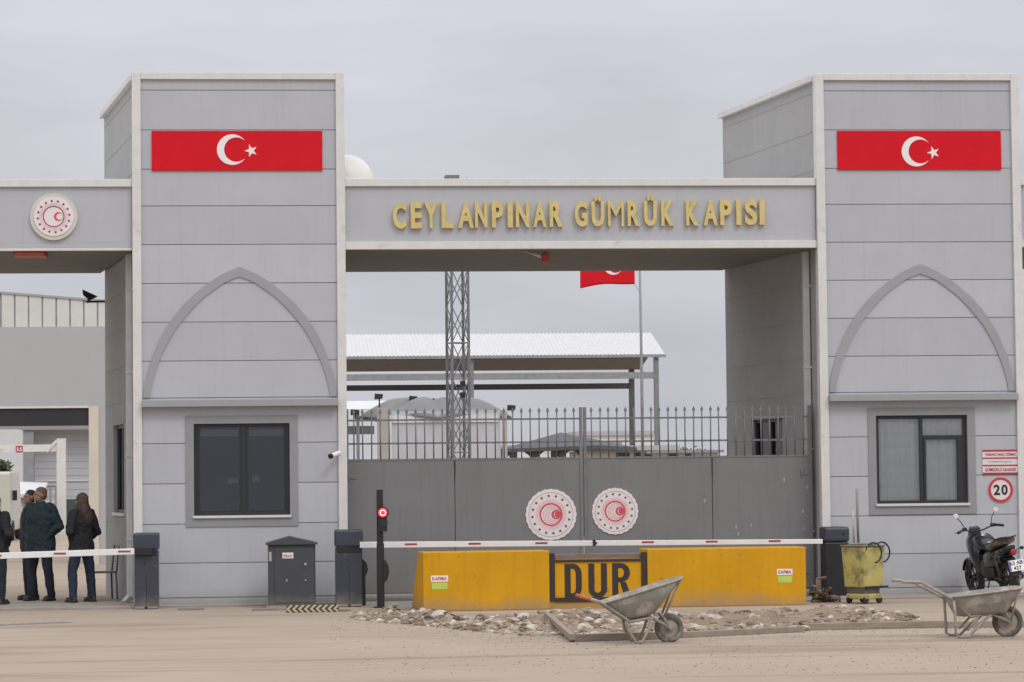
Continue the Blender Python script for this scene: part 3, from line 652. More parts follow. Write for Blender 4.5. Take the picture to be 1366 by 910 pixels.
for ch, a, c in lt:
    u0, u1, hh_ = bx(a), bx(c), zt_-zb_; wl = u1-u0; q_ = .088; bm = B(); n_ = 16; rr_ = wl*.62
    def arc_(cx, cz, rx, rz, a0, a1): return [(cx+rx*math.cos(R(a0+(a1-a0)*k/n_)), cz+rz*math.sin(R(a0+(a1-a0)*k/n_))) for k in range(n_+1)]
    if ch == 'D':
        O_ = [(u0, zt_)] + arc_(u1-rr_*.8, zt_-rr_, rr_*.8, rr_, 90, 0) + arc_(u1-rr_*.8, zb_+rr_, rr_*.8, rr_, 0, -90) + [(u0, zb_), (u0, zt_)]
        I_ = [(u0+q_, zt_-q_*.8)] + arc_(u1-rr_*.8, zt_-rr_, rr_*.8-q_, rr_-q_*.8, 90, 0) + arc_(u1-rr_*.8, zb_+rr_, rr_*.8-q_, rr_-q_*.8, 0, -90) + [(u0+q_, zb_+q_*.8), (u0+q_, zt_-q_*.8)]
        strip(bm, O_, I_, .045, .049)
    elif ch == 'U':
        c_x = (u0+u1)/2; O_ = [(u0, zt_)] + arc_(c_x, zb_+wl*.45, wl/2, wl*.45, 180, 360) + [(u1, zt_)]; I_ = [(u0+q_, zt_)] + arc_(c_x, zb_+wl*.45, wl/2-q_, wl*.45-q_*.8, 180, 360) + [(u1-q_, zt_)]
        strip(bm, O_, I_, .045, .049)
    else:
        box(bm, u0, u0+q_, .045, .049, zb_, zt_)
        ht = hh_*.56; cz_ = zt_-ht/2; O_ = [(u0+q_, zt_)] + arc_(u1-ht*.5-.01, cz_, ht*.5, ht/2, 90, -90) + [(u0+q_, zt_-ht)]; I_ = [(u0+q_, zt_-q_*.8)] + arc_(u1-ht*.5-.01, cz_, ht*.5-q_, ht/2-q_*.8, 90, -90) + [(u0+q_, zt_-ht+q_*.8)]
        strip(bm, O_, I_, .045, .049)
        prism(bm, [(u0+wl*.42, zt_-ht+.001), (u0+wl*.42+q_*1.02, zt_-ht+.001), (u1+.005, zb_), (u1-q_*1.05, zb_)], .0445, .0485)
    obj('letter', bm, brownm, root, local=True)
for (a, c, zt0, ink, txt) in ((574,597,768,(.5,.05,.06),'KAPMA'),(1040,1061,760,(.5,.05,.06),'KAPMA')):
    z1 = pt(a, zt0, y=pl.y).z; u0, u1 = bx(a)+0, bx(c)+0
    bm = B(); box(bm, u0, u1, -.004, -.0005, z1-.09, z1); o = obj('sticker', bm, whitem, root, local=True)
    bm = B(); box(bm, u0+.01, u1-.01, -.0045, -.0005, z1-.20, z1-.105); obj('sticker', bm, mat('sticker_green', (.45,.60,.10), .5), root, local=True, label='green sticker')
    bm = fit_text(txt, u0+.02, u1-.02, z1-.07, z1-.02, -.0042, .002, .02); obj('sticker_text', bm, mat('ink_red', (.55,.05,.06), .6), root, local=True)
# steel bolts along the foot
# ================================================================= RUBBLE
rub = [mat('rubble_dirt', (.25,.185,.13), .95, .2, 2.5, .6, 25, dirt=((.17,.135,.11), 4, .55,.7)), mat('rubble_stone_pale', (.50,.445,.38), .9, .16, 6, .3, 30, dirt=(DUST,5,.45,.6)), mat('rubble_stone_grey', (.285,.23,.175), .9, .16, 6, .3, 30), mat('rubble_stone_brown', (.19,.14,.10), .9, .2, 6, .3, 30)]
bm = B()
# the heap lies between an upper and a lower outline traced on the ground
UPo = [(478,816),(520,821),(560,827),(640,827),(760,826),(880,824),(1000,822),(1100,819),(1180,823),(1240,829)]
LOo = [(478,826),(520,832),(570,835),(620,841),(700,848),(780,851),(880,846),(980,842),(1100,838),(1190,836),(1240,834)]
def ip(lst, x):
    for (a, c), (a2, c2) in zip(lst, lst[1:]):
        if a <= x <= a2: return c+(c2-c)*(x-a)/(a2-a)
    return lst[-1][1]
nx, ny = 190, 30; G = []
for i in range(nx+1):
    px = 470+780*i/nx; row = []
    a, c = pt(px, ip(UPo, max(478,min(1240,px))), z=0), pt(px, ip(LOo, max(478,min(1240,px))), z=0)
    for j in range(ny+1):
        v = j/ny; p = c.lerp(a, v)
        env = max(0, min(1, v*3.0))*max(0, min(1, (1-v)*7))*max(0, min(1, i/12))*max(0, min(1, (nx-i)/16))
        nn = noise.fractal(Vector((p.x*1.6, p.y*1.2, 0)), .8, 2.1, 5); n2 = noise.noise(Vector((p.x*.5, 3, 0)))
        p.z = -.02 + env*(.085+.13*nn+.06*n2)
        row.append(bm.verts.new(p))
    G.append(row)
for i in range(nx):
    for j in range(ny): bm.faces.new((G[i][j],G[i+1][j],G[i+1][j+1],G[i][j+1])).material_index = 0
ico = []
for k in range(10):
    b0 = B(); bmesh.ops.create_icosphere(b0, subdivisions=1 if k < 8 else 2, radius=1)
    for v in b0.verts: v.co *= random.uniform(.62,1.12)
    ico.append(([v.co.copy() for v in b0.verts], [[q.index for q in f.verts] for f in b0.faces])); b0.free()
def stone(p, s, mi):
    vs, fs = random.choice(ico)
    m_ = Matrix.Rotation(random.uniform(0,6.3), 3, 'Z') @ Matrix.Rotation(random.uniform(-.4,.4), 3, 'X')
    sx, sy, sz = s*random.uniform(.8,1.6), s*random.uniform(.7,1.2), s*random.uniform(.4,.85)
    nv = [bm.verts.new(p + m_ @ Vector((v.x*sx, v.y*sy, v.z*sz))) for v in vs]
    for f in fs: bm.faces.new([nv[q] for q in f]).material_index = mi
for k in range(5200):
    px = random.uniform(474, 1225) if random.random() < .62 else random.uniform(500, 900)
    v = random.random()**1.25
    a, c = pt(px, ip(UPo, max(478,px)), z=0), pt(px, ip(LOo, max(478,px)), z=0)
    p = c.lerp(a, v); i = min(nx, int((px-470)/780*nx)); j = min(ny, int(v*ny)); p.z = max(0, G[i][j].co.z)-.004
    pale = .26 if px < 900 else .12
    r = random.random(); mi = 1 if r < pale else (2 if r < pale+.38 else 3)
    s = random.choice([.010,.012,.014,.018,.022,.03,.04,.055,.075]) * (1.15 if mi == 1 else 1)
    if random.random() < .012: s = .08
    stone(p, s, mi)
for k in range(2600):      # stray gravel on the dust around the heap
    px = random.uniform(440, 1366); py = random.uniform(812, 900) if random.random() < .6 else ip(LOo, min(1240,max(478,px)))+random.expovariate(.22)
    p = pt(px, min(py, 906), z=0); stone(p, random.uniform(.004,.014), random.choice([1,2,2,3,3]))
for px, py, s in ((1010,838,.10),(990,836,.11),(920,838,.12),(935,840,.09),(1076,822,.10),(1170,824,.13),(1184,829,.11),(1160,830,.1),(1075,838,.08),(560,829,.07),(795,848,.08),(700,822,.10)):
    stone(pt(px, py, z=.03), s, 1)
tag(obj('rubble', bm, rub), 'heap of broken stones and dirt lying at the foot of the road blocker', 'rubble', kind='stuff')
# timbers edging the trench
timb = mat('weathered_timber', (.27,.225,.18), .85, .2, 5, .3, 30, stretch=(.4,3,3), dirt=(DUST, 3, .5, .65))
def timber(pts, wd, ht, label):
    c = pt(*pts[0], z=0); bm = B()
    P3 = [pt(*q, z=0) for q in pts]
    for a, c2 in zip(P3, P3[1:]): bar(bm, a+Vector((0,0,ht/2)), c2+Vector((0,0,ht/2+.001)), wd, ht)
    bm.transform(Matrix.Translation(-c)); o = obj('timber', bm, timb, None, bevel=.006); o.location = c
    return tag(o, label, 'timber', 'timbers edging the rubble')
timber([(764,856),(905,852)], .10, .085, 'grey timber on the ground under the left wheelbarrow')
timber([(908,851),(1070,843)], .09, .07, 'timber lying along the rubble between the two wheelbarrows')
timber([(1072,841),(1262,837)], .10, .085, 'brown timber running along the rubble to the right wheelbarrow legs')
timber([(1264,838),(1420,836)], .10, .08, 'brown timber running behind the right wheelbarrow and out of frame')
c = pt(764,857,z=0); q = pt(726,829,z=0); bm = B(); bar(bm, Vector((0,0,.06)), (q-c)+Vector((0,0,.12)), .07, .07); o = obj('timber', bm, timb, None, bevel=.006); o.location = c
tag(o, 'grey timber slanting back over the stones left of the wheelbarrow', 'timber', 'timbers edging the rubble')
# ---- yellow and black rubber strip by the cabinet, drain grate, boards
hz = bpy.data.materials.new('hazard_chevrons'); hz.use_nodes = True
t = hz.node_tree; n = t.nodes.new; l = t.links.new; b = t.nodes['Principled BSDF']; b.inputs['Roughness'].default_value = .8
tc = n('ShaderNodeTexCoord'); sp = n('ShaderNodeSeparateXYZ'); l(tc.outputs['Object'], sp.inputs[0])
ab = n('ShaderNodeMath'); ab.operation = 'ABSOLUTE'; l(sp.outputs[2], ab.inputs[0])
m1_ = n('ShaderNodeMath'); m1_.operation = 'MULTIPLY_ADD'; l(ab.outputs[0], m1_.inputs[0]); m1_.inputs[1].default_value = -1.1; l(sp.outputs[0], m1_.inputs[2])
m2_ = n('ShaderNodeMath'); m2_.operation = 'MULTIPLY'; l(m1_.outputs[0], m2_.inputs[0]); m2_.inputs[1].default_value = 1/.085
m3_ = n('ShaderNodeMath'); m3_.operation = 'FRACT'; l(m2_.outputs[0], m3_.inputs[0]); m4_ = n('ShaderNodeMath'); m4_.operation = 'GREATER_THAN'; l(m3_.outputs[0], m4_.inputs[0]); m4_.inputs[1].default_value = .5
mx = n('ShaderNodeMix'); mx.data_type = 'RGBA'; l(m4_.outputs[0], mx.inputs[0]); mx.inputs[6].default_value = (.06,.05,.045,1); mx.inputs[7].default_value = (.50,.42,.27,1); l(mx.outputs[2], b.inputs['Base Color'])
c = pt(417, 817, z=0); bm = B(); box(bm, -.375, .375, 0, .12, -.05, .05); o = obj('chevron_board', bm, hz, None, bevel=.004); o.location = (c.x, c.y-.02, .052)
tag(o, 'narrow board of dark and cream chevrons on the ground by the cabinet', 'chevron board')
for px0, px1, py, lb in ((237,272,814.5,'flat brown board on the ground below the dark window'),(336,383,815,'flat brown board on the ground left of the chevron board'),(452,468,816,'short brown board on the ground right of the chevron board')):
    a, c2 = pt(px0,py,z=0), pt(px1,py,z=0); bm = B(); box(bm, 0, c2.x-a.x, 0, .16, 0, .035); o = obj('board', bm, timb, None, bevel=.004); o.location = (a.x, a.y, .0)
    tag(o, lb, 'board', 'flat boards along the tower foot')
a, c2 = pt(-5, 835, z=0), pt(97, 831, z=0); bm = B()
k = 0; Lg = (c2-a).length; ux = (c2-a).normalized()
box(bm, 0, Lg, 0, .30, .0, .006, 1)
while k*.075 < Lg:
    prism(bm, [(k*.075,.02),(k*.075+.03,.02),(k*.075+.055,.28),(k*.075+.025,.28)], .0065, .014, axis='z'); k += 1
o = obj('drain_grate', bm, [mat('grate_metal', (.36,.32,.28), .7, .2, 8), seamm]); o.location = a; o.rotation_euler = (0,0,math.atan2(ux.y, ux.x))
tag(o, 'long dusty drain grate set in the ground before the open passage', 'drain grate')
# ================================================================= WHEELBARROWS
wbm = mat('barrow_tray', (.25,.235,.205), .75, .18, 6, .2, 30, dirt=((.42,.385,.34), 5, .5, .62)); wbf = mat('barrow_frame', (.30,.27,.23), .7, .2, 9, dirt=((.17,.11,.07), 6, .55, .66)); tyre = mat('dusty_tyre', (.115,.105,.092), .9, .2, 10, .3, 60, dirt=((.30,.265,.23), 5, .5, .62))
def wheelbarrow(org, refpy, P, label, grip_col):
    """P holds silhouette pixels; the barrow is built at its own distance as a real solid"""
    o0 = pt(org[0], org[1], z=0); Y = o0.y
    root = thing('wheelbarrow', label, 'wheelbarrow', (o0.x, Y, 0), 0, 'dusty wheelbarrows')
    def q(px, py, dy=0): p = pt(px, py, y=Y); return Vector((p.x, Y+dy, p.z))
    rl, rr, br, bl = [q(*a) for a in P['tray']]    # rim rear, rim front, bottom front, bottom rear
    for v in (rl, rr, br, bl): v.z = max(v.z, .08)
    bm = B(); HW, HB = .31, .17
    secs = []
    N_ = 10
    outer, inner = [], []
    ringO = []; 
    def ringat(t_, ins):
        # t_ 0 = bottom, 1 = rim ; rounded rectangle in plan, tilted along rim/bottom planes
        a = bl.lerp(rl, t_); c = br.lerp(rr, t_); w_ = HB+(HW-HB)*t_-ins
        pts = []
        for k in range(24):
            an = 2*math.pi*k/24; cx = math.copysign(abs(math.cos(an))**.5, math.cos(an)); cy = math.copysign(abs(math.sin(an))**.5, math.sin(an))
            u = .5+.5*cx*(1-ins*1.5); p = a.lerp(c, u); p = p + Vector((0, cy*w_, 0)); pts.append(p + Vector((0,0,ins)))
        return pts
    levels = [ringat(.0,0), ringat(.12,0), ringat(.5,0), ringat(1,0)]
    inn = [ringat(1,.012), ringat(.5,.012), ringat(.12,.014), ringat(.03,.014)]
    prev = None; first = None
    for pts in levels+inn:
        rg = [bm.verts.new(p) for p in pts]
        if prev:
            for k in range(24): bm.faces.new((prev[k], prev[(k+1)%24], rg[(k+1)%24], rg[k])).smooth = True
        else: first = rg
        prev = rg
    bm.faces.new(first[::-1]); bm.faces.new(prev)
    tr = obj('tray', bm, wbm, root)
    bm = B(); tube(bm, [p for p in ringat(1, 0)], .011, 8, closed=True); obj('rim', bm, wbf, tr)
    # wheel
    wc = q(*P['wheel']); wr = P['r']
    bm = B(); tube(bm, [(wc.x+(wr-.035)*math.cos(a), Y, wc.z+(wr-.035)*math.sin(a)) for a in [2*math.pi*k/32 for k in range(32)]], .036, 10, closed=True); wh = obj('wheel', bm, tyre, root)
    bm = B(); lathe(bm, [(.02,-.05),(.03,-.03),(wr-.07,-.012),(wr-.055,-.02),(wr-.055,.02),(wr-.07,.012),(.03,.03),(.02,.05)], tuple(wc), 28, axis='y'); obj('rim', bm, wbf, wh)
    # frame: one bent tube each side from grip to axle
    for s in (-1, 1):
        bm = B(); pts = [q(px, py, s*dy) for px, py, dy in P['frame']]; tube(bm, pts, .019, 8); obj('handle', bm, wbf, root)
        bm = B(); g = q(*P['frame'][0][:2], s*P['frame'][0][2]); g2 = q(*P['frame'][1][:2], s*P['frame'][1][2]); dd = (g2-g).normalized(); tube(bm, [g-dd*.01, g+dd*.11], .021, 10); obj('grip', bm, grip_col, root)
        bm = B(); pts = [q(px, py, s*dy) for px, py, dy in P['leg']]
        for v in pts: v.z = max(v.z, .014)
        tube(bm, pts, .017, 8); obj('leg', bm, wbf, root)
        for st in P['struts']:
            bm = B(); tube(bm, [q(st[0], st[1], s*st[4]), q(st[2], st[3], s*st[5])], .013, 6); obj('strut', bm, wbf, root)
    bm = B(); tube(bm, [wc+Vector((0,-.10,0)), wc+Vector((0,.10,0))], .011, 8); obj('axle', bm, wbf, root)
    return root
gripo = mat('grip_orange', (.48,.13,.05), .7, .2, 8); gripg = mat('grip_bare', (.35,.31,.28), .7, .1)
wheelbarrow((870,857), 0, dict(tray=[(799,805),(909,770),(872,818),(830,826)], wheel=(892.5,838), r=.168,
    frame=[(772,795,.24),(800,803,.24),(838,829,.17),(868,823,.15),(893,838,.075)], leg=[(832,822,.17),(836,840,.19),(845,856,.21),(853,856,.21),(862,840,.19),(867,822,.16)],
    struts=[(884,822,905,772,.12,.20),(893,838,880,818,.075,.12)]), 'dusty wheelbarrow with orange grips in front of the DUR lettering', gripo)
wheelbarrow((1300,850), 0, dict(tray=[(1262,796),(1361,783),(1340,817),(1275,822)], wheel=(1344,829), r=.182,
    frame=[(1197,775,.25),(1222,776,.25),(1264,798,.2),(1290,822,.16),(1318,818,.14),(1344,829,.08)], leg=[(1266,800,.24),(1269,846,.24),(1274,849,.24),(1287,848,.22),(1292,842,.2),(1318,818,.15)],
    struts=[(1336,812,1346,829,.1,.08),(1352,790,1346,829,.18,.08),(1285,840,1302,820,.2,.17)]), 'dusty wheelbarrow with bare grips in front of the parked motorcycle', gripg)
# ================================================================= YELLOW BIN
c = pt(1153, 805, z=0); X, Y = c.x, c.y
root = thing('yellow_bin', 'tall yellow waste bin with black hoops beside the right tower', 'bin', (X, Y, 0), R(36))
binm = mat('bin_yellow', (.47,.41,.13), .6, .12, 5, dirt=((.20,.17,.08), 4, .48, .62))
bm = B(); hexa(bm, [(-.19,-.19,.24),(.20,-.19,.24),(.20,.22,.24),(-.19,.22,.24),(-.23,-.22,.84),(.23,-.22,.84),(.23,.24,.84),(-.23,.24,.84)]); 
obj('tub', bm, binm, root, local=True, bevel=.02)
bm = B(); box(bm, -.245,.245,-.235,.25,.841,.865); box(bm, -.15,.15,-.15,.15,.865,.885); obj('lid', bm, mat('bin_lid', (.20,.17,.14), .7, .3, 8), root, local=True, bevel=.01)
bm = B(); box(bm, -.16,.17,-.16,.2,.15,.239); obj('chassis', bm, mat('bin_chassis', (.12,.11,.10), .8, .3, 9), root, local=True, bevel=.01)
bm = B(); box(bm, -.18,.19,-.20,.2,.07,.149); obj('base', bm, binm, root, local=True, bevel=.02)
for sx in (-.15, .15):
    for sy in (-.16, .16):
        bm = B(); lathe(bm, [(.05,-.02),(.055,0),(.05,.02)], (sx, sy, .055), 16, axis='y'); obj('wheel', bm, blackm, root, local=True)
for x_, y_ in ((-.10,-.24), (.24,-.10)):
    bm = B(); tube(bm, [(x_+.16*math.cos(a)*.75+.03, y_-.02-.05*math.cos(a), .75+.15*math.sin(a)) for a in [R(-80)+R(245)*k/14 for k in range(15)]], .013, 8); obj('hoop', bm, blackm, root, local=True)
bm = B(); box(bm, -.20,.30,-.215,-.195,.235,.26); obj('clip', bm, blackm, root, local=True)
for px, ptop, rr_, lb, m_ in ((1143,654,.020,'taller grey-brown pole standing up out of the yellow bin', mat('pole_grey', (.25,.23,.21), .7)), (1137.5,680,.016,'shorter pale pole standing up out of the yellow bin', mat('pole_pale', (.42,.40,.37), .7, .2, 9))):
    p0 = pt(px+2, 724, y=Y+.05); p1 = pt(px, ptop, y=Y+.05); bm = B(); tube(bm, [(0,0,-.02),(p1.x-p0.x, 0, p1.z-p0.z)], rr_, 8)
    o = obj('broom_pole', bm, m_); o.location = (p0.x, p0.y, .90); o.location.z = max(p0.z, .915); tag(o, lb, 'pole', 'poles in the yellow bin')
# ================================================================= MOTORCYCLE  (local: x forward, z up, y left)
fr, rw = pt(1297, 797, z=0), pt(1356, 803, z=0)
fr.y = -.42; fr.x = pt(1304, 790, y=-.42).x; rw = Vector((pt(1349, 795, y=-1.62).x, -1.62, 0))
d = Vector((fr.x-rw.x, fr.y-rw.y, 0)); WB = d.length
root = thing('motorcycle', 'black motorcycle with chrome mirrors parked under the speed limit sign', 'motorcycle', (rw.x, rw.y, 0), math.atan2(d.y, d.x)); root.rotation_euler[0] = R(-8)
chrome = mat('chrome', (.75,.76,.78), .12, .03, metal=1); engm = mat('engine_alloy', (.075,.07,.07), .45, .25, 12, metal=.7); paint = mat('bike_paint', (.012,.014,.018), .25, .1, coat=.6); rub_ = mat('tyre_black', (.022,.021,.02), .85, .2, 20, .3, 60, dirt=((.15,.13,.11), 7, .5,.7)); seatm = mat('seat_vinyl', (.025,.02,.02), .6, .2, 20, dirt=((.22,.17,.12), 4, .45, .6))
WR = .29
for x_, nm in ((0, 'rear'), (WB, 'front')):
    bm = B(); tw = .06 if x_ == 0 else .055
    tube(bm, [(x_+(WR-tw)*math.cos(a), 0, WR+(WR-tw)*math.sin(a)) for a in [2*math.pi*k/36 for k in range(36)]], tw, 12, closed=True); wh = obj('wheel', bm, rub_, root, local=True)
    bm = B(); ring(bm, x_, WR, WR-.085, WR-.105, -.03, .03, 36)
    for k in range(6):
        a = k*math.pi/3+.3; bar(bm, (x_+.03*math.cos(a), 0, WR+.03*math.sin(a)), (x_+(WR-.095)*math.cos(a), 0, WR+(WR-.095)*math.sin(a)), .028, .02)
    lathe(bm, [(.045,-.06),(.045,.06)], (x_,0,WR), 16, axis='y'); obj('rim', bm, engm, wh, local=True)
    bm = B(); ring(bm, x_, WR, .115, .07, -.065, -.06, 30); obj('brake_disc', bm, chrome, wh, local=True)
# front fork, mudguard, headlamp
hx_, hz_ = WB-.33, .98
for s in (-1,1):
    bm = B(); tube(bm, [(WB, s*.085, WR), (WB-.14, s*.085, .58)], .026, 12); tube(bm, [(WB-.13, s*.085, .56), (hx_+.02, s*.085, hz_)], .017, 12); obj('fork', bm, engm, root, local=True)
bm = B(); prof = [(WB+(WR+.03)*math.cos(a), WR+(WR+.03)*math.sin(a)) for a in [R(20)+R(120)*k/12 for k in range(13)]]; pin = [(WB+(WR+.02)*math.cos(a), WR+(WR+.02)*math.sin(a)) for a in [R(20)+R(120)*k/12 for k in range(13)]]
strip(bm, prof, pin, -.06, .06); obj('front_mudguard', bm, paint, root, local=True)
bm = B(); lathe(bm, [(.03,-.10),(.075,-.06),(.095,.02),(.09,.05)], (hx_+.16,0,.88), 20, axis='x'); hl = obj('headlight', bm, paint, root, local=True)
bm = B(); lathe(bm, [(.085,.051),(.05,.066),(.01,.07)], (hx_+.16,0,.88), 20, axis='x'); obj('lens', bm, chrome, hl, local=True)
bm = B(); hexa(bm, [(hx_+.06,-.10,.95),(hx_+.2,-.09,.93),(hx_+.2,.09,.93),(hx_+.06,.10,.95),(hx_+.03,-.08,1.08),(hx_+.12,-.07,1.10),(hx_+.12,.07,1.10),(hx_+.03,.08,1.08)]); obj('instrument_panel', bm, mat('bike_plastic', (.06,.06,.065), .4), root, local=True, bevel=.015)
# handlebar, levers, mirrors
bm = B(); tube(bm, [(hx_-.16,.38,1.06),(hx_-.10,.26,1.09),(hx_-.02,.10,1.03),(hx_-.02,-.10,1.03),(hx_-.10,-.26,1.09),(hx_-.16,-.38,1.06)], .012, 8); hb_ = obj('handlebar', bm, blackm, root, local=True)
for s in (-1,1):
    bm = B(); tube(bm, [(hx_-.17,s*.39,1.055),(hx_-.11,s*.27,1.085)], .021, 10); obj('grip', bm, rub_, hb_, local=True)
    bm = B(); tube(bm, [(hx_-.06,s*.24,1.08),(hx_-.07,s*.40,1.05)], .007, 6); box(bm, hx_-.12,hx_-.06,s*.24-.03,s*.24+.03,1.06,1.11); obj('brake_lever', bm, blackm, hb_, local=True)
    bm = B(); tube(bm, [(hx_-.08,s*.22,1.09),(hx_-.04,s*.26,1.20),(hx_-.05,s*.31,1.27)], .007, 6); mr_ = obj('mirror', bm, blackm, root, local=True)
    bm = B(); lathe(bm, [(.012,-.018),(.032,-.015),(.036,.005),(.032,.012)], (0,0,0), 20, axis='x')
    bm.transform(Matrix.Translation((hx_-.06, s*.34, 1.31)) @ Matrix.Rotation(R(180), 4, 'Z') @ Matrix.Diagonal((1,1.25,1,1))); obj('mirror_glass', bm, mat('mirror_face', (.75,.76,.78), .25, 0, metal=.3), mr_, local=True)
# tank, seat, side panels, tail
def blob(secs, seg=14):
    """loft of superellipse sections (x, zc, half width, half height)"""
    bm = B(); prev = None
    for x_, zc, hw, hh in secs:
        rg = [bm.verts.new((x_, math.copysign(abs(math.cos(a))**.75, math.cos(a))*hw, zc+math.copysign(abs(math.sin(a))**.75, math.sin(a))*hh)) for a in [2*math.pi*k/seg for k in range(seg)]]
        if prev:
            for k in range(seg): bm.faces.new((prev[k], prev[(k+1)%seg], rg[(k+1)%seg], rg[k])).smooth = True
        else: bm.faces.new(rg[::-1])
        prev = rg
    bm.faces.new(prev); return bm
obj('fuel_tank', blob([(WB-.78,.80,.09,.06),(WB-.70,.83,.13,.10),(WB-.55,.86,.16,.13),(WB-.42,.86,.15,.12),(WB-.34,.86,.10,.08)]), paint, root, local=True)
bm = B(); disc(bm, 0, 0, .03, 0, .01, 16); obj('filler_cap', blob([(WB-.56,.995,.04,.012),(WB-.50,.99,.04,.012)]), chrome, root, local=True)
obj('fairing', blob([(hx_+.20,.80,.05,.05),(hx_+.12,.82,.16,.17),(hx_+.0,.74,.19,.25),(hx_-.12,.64,.19,.27),(hx_-.24,.58,.14,.22)]), paint, root, local=True)
obj('side_cover', blob([(-.04,.62,.11,.08),(.15,.62,.17,.14),(.40,.60,.18,.16),(.55,.58,.13,.14)]), paint, root, local=True)
obj('seat', blob([(-.20,.90,.11,.05),(0,.88,.15,.07),(.25,.80,.15,.07),(.42,.78,.12,.06),(.52,.82,.10,.05)]), seatm, root, local=True)
obj('tail', blob([(-.30,.80,.05,.03),(-.18,.76,.10,.06),(0,.72,.12,.07),(.3,.68,.12,.08)]), paint, root, local=True)
bm = B(); tube(bm, [(.12,.13,.85),(-.05,.15,.93),(-.22,.12,.95),(-.27,0,.95),(-.22,-.12,.95),(-.05,-.15,.93),(.12,-.13,.85)], .011, 8); obj('grab_rail', bm, blackm, root, local=True)
obj('engine', blob([(.28,.42,.10,.10),(.36,.42,.15,.16),(.55,.45,.16,.19),(.72,.48,.12,.17),(.80,.50,.08,.12)], 10), engm, root, local=True)
bm = B()
for k in range(6): box(bm, .52, .74, -.12, .12, .50+.03*k, .512+.03*k)
obj('cylinder_fins', bm, engm, root, local=True)
bm = B(); tube(bm, [(hx_+.0,0,.95),(.75,0,.70),(.30,0,.62),(.05,0,.58)], .03, 10); tube(bm, [(hx_+.0,0,.90),(.82,0,.40),(.35,0,.24)], .022, 10); tube(bm, [(.3,.1,.62),(-.2,.1,.72)], .015, 8); tube(bm, [(.3,-.1,.62),(-.2,-.1,.72)], .015, 8); obj('bike_frame', bm, blackm, root, local=True)
bm = B(); tube(bm, [(.70,-.14,.55),(.78,-.16,.36),(.55,-.18,.24),(.15,-.19,.27),(-.28,-.19,.36)], [.018,.018,.02,.042,.048], 12); obj('exhaust', bm, chrome, root, local=True)
for s in (-1,1):
    bm = B(); tube(bm, [(0,s*.12,.33),(.10,s*.13,.68)], .028, 12); obj('shock_absorber', bm, engm, root, local=True)
    bm = B(); tube(bm, [(0,s*.09,.29),(.38,s*.09,.34)], .02, 8); obj('swing_arm', bm, engm, root, local=True)
    bm = B(); tube(bm, [(.35,s*.10,.30),(.38,s*.26,.30)], .012, 8); obj('foot_peg', bm, blackm, root, local=True)
    bm = B(); tube(bm, [(-.22,s*.06,.74),(-.24,s*.17,.76)], .007, 6); lathe(bm, [(.012,-.04),(.026,-.02),(.026,.02)], (-.25,s*.18,.76), 12, axis='x'); obj('indicator', bm, blackm, root, local=True)
bm = B(); tube(bm, [(.42,.12,.30),(.36,.24,.02)], .012, 8); obj('side_stand', bm, blackm, root, local=True)
prof = [(0+(WR+.06)*math.cos(a), WR+.02+(WR+.06)*math.sin(a)) for a in [R(75)+R(95)*k/12 for k in range(13)]]; pin = [(0+(WR+.05)*math.cos(a), WR+.02+(WR+.05)*math.sin(a)) for a in [R(75)+R(95)*k/12 for k in range(13)]]
bm = B(); strip(bm, prof, pin, -.08, .08); obj('rear_mudguard', bm, blackm, root, local=True)
bm = B(); lathe(bm, [(.05,0),(.05,.03),(.03,.05)], (0,0,0), 16, axis='x'); bm.transform(Matrix.Translation((-.30,0,.72)) @ Matrix.Rotation(math.pi, 4, 'Z')); obj('tail_light', bm, mat('lamp_red_plastic', (.35,.02,.02), .3), root, local=True)
plx = -.36; bm = B(); bm2 = B(); box(bm, -.004, .0, -.12, .12, -.085, .085)
T_ = Matrix.Translation((plx, 0, .52)) @ Matrix.Rotation(R(14), 4, 'Y')
bm.transform(T_); pl_ = obj('number_plate', bm, whitem, root, local=True)
bm = fit_text('63 AB', -.10, .11, .01, .07, 0, .002, .02); bm3 = fit_text('427', -.06, .07, -.07, -.01, 0, .002, .02)
for b_2 in (bm, bm3):
    b_2.transform(T_ @ Matrix.Translation((-.0045,0,0)) @ Matrix.Rotation(-math.pi/2, 4, 'Z')); obj('plate_characters', b_2, blackm, pl_, local=True)
bm = B(); box(bm, -.006, -.0045, .095, .118, -.08, .08); bm.transform(T_); obj('plate_band', bm, mat('plate_blue', (.03,.08,.42), .5), pl_, local=True)
# ================================================================= PEOPLE  (local: faces -y, x across)
def ell(bm, c, r, seg=16, rings=10, rot=None):
    m_ = Matrix.Translation(c) @ (rot.to_4x4() if rot else Matrix.Identity(4)) @ Matrix.Diagonal((*r, 1))
    bmesh.ops.create_uvsphere(bm, u_segments=seg, v_segments=rings, radius=1, matrix=m_)
def loft(bm, secs, seg=20):
    """sections (cx, cy, z, rx, ry)"""
    prev = None
    for cx, cy, z, rx, ry in secs:
        rg = [bm.verts.new((cx+rx*math.cos(2*math.pi*k/seg), cy+ry*math.sin(2*math.pi*k/seg), z)) for k in range(seg)]
        if prev:
            for k in range(seg): bm.faces.new((prev[k], prev[(k+1)%seg], rg[(k+1)%seg], rg[k]))
        else: bm.faces.new(rg[::-1])
        prev = rg
    bm.faces.new(prev)
def limb(bm, pts, rs):
    tube(bm, pts, rs, 14)
    for p, r in zip(pts, rs): ell(bm, p, (r,r,r), 12, 8)
FOLD = bpy.data.textures.new('cloth_folds', 'CLOUDS'); FOLD.noise_scale = .11; FOLD.noise_depth = 2
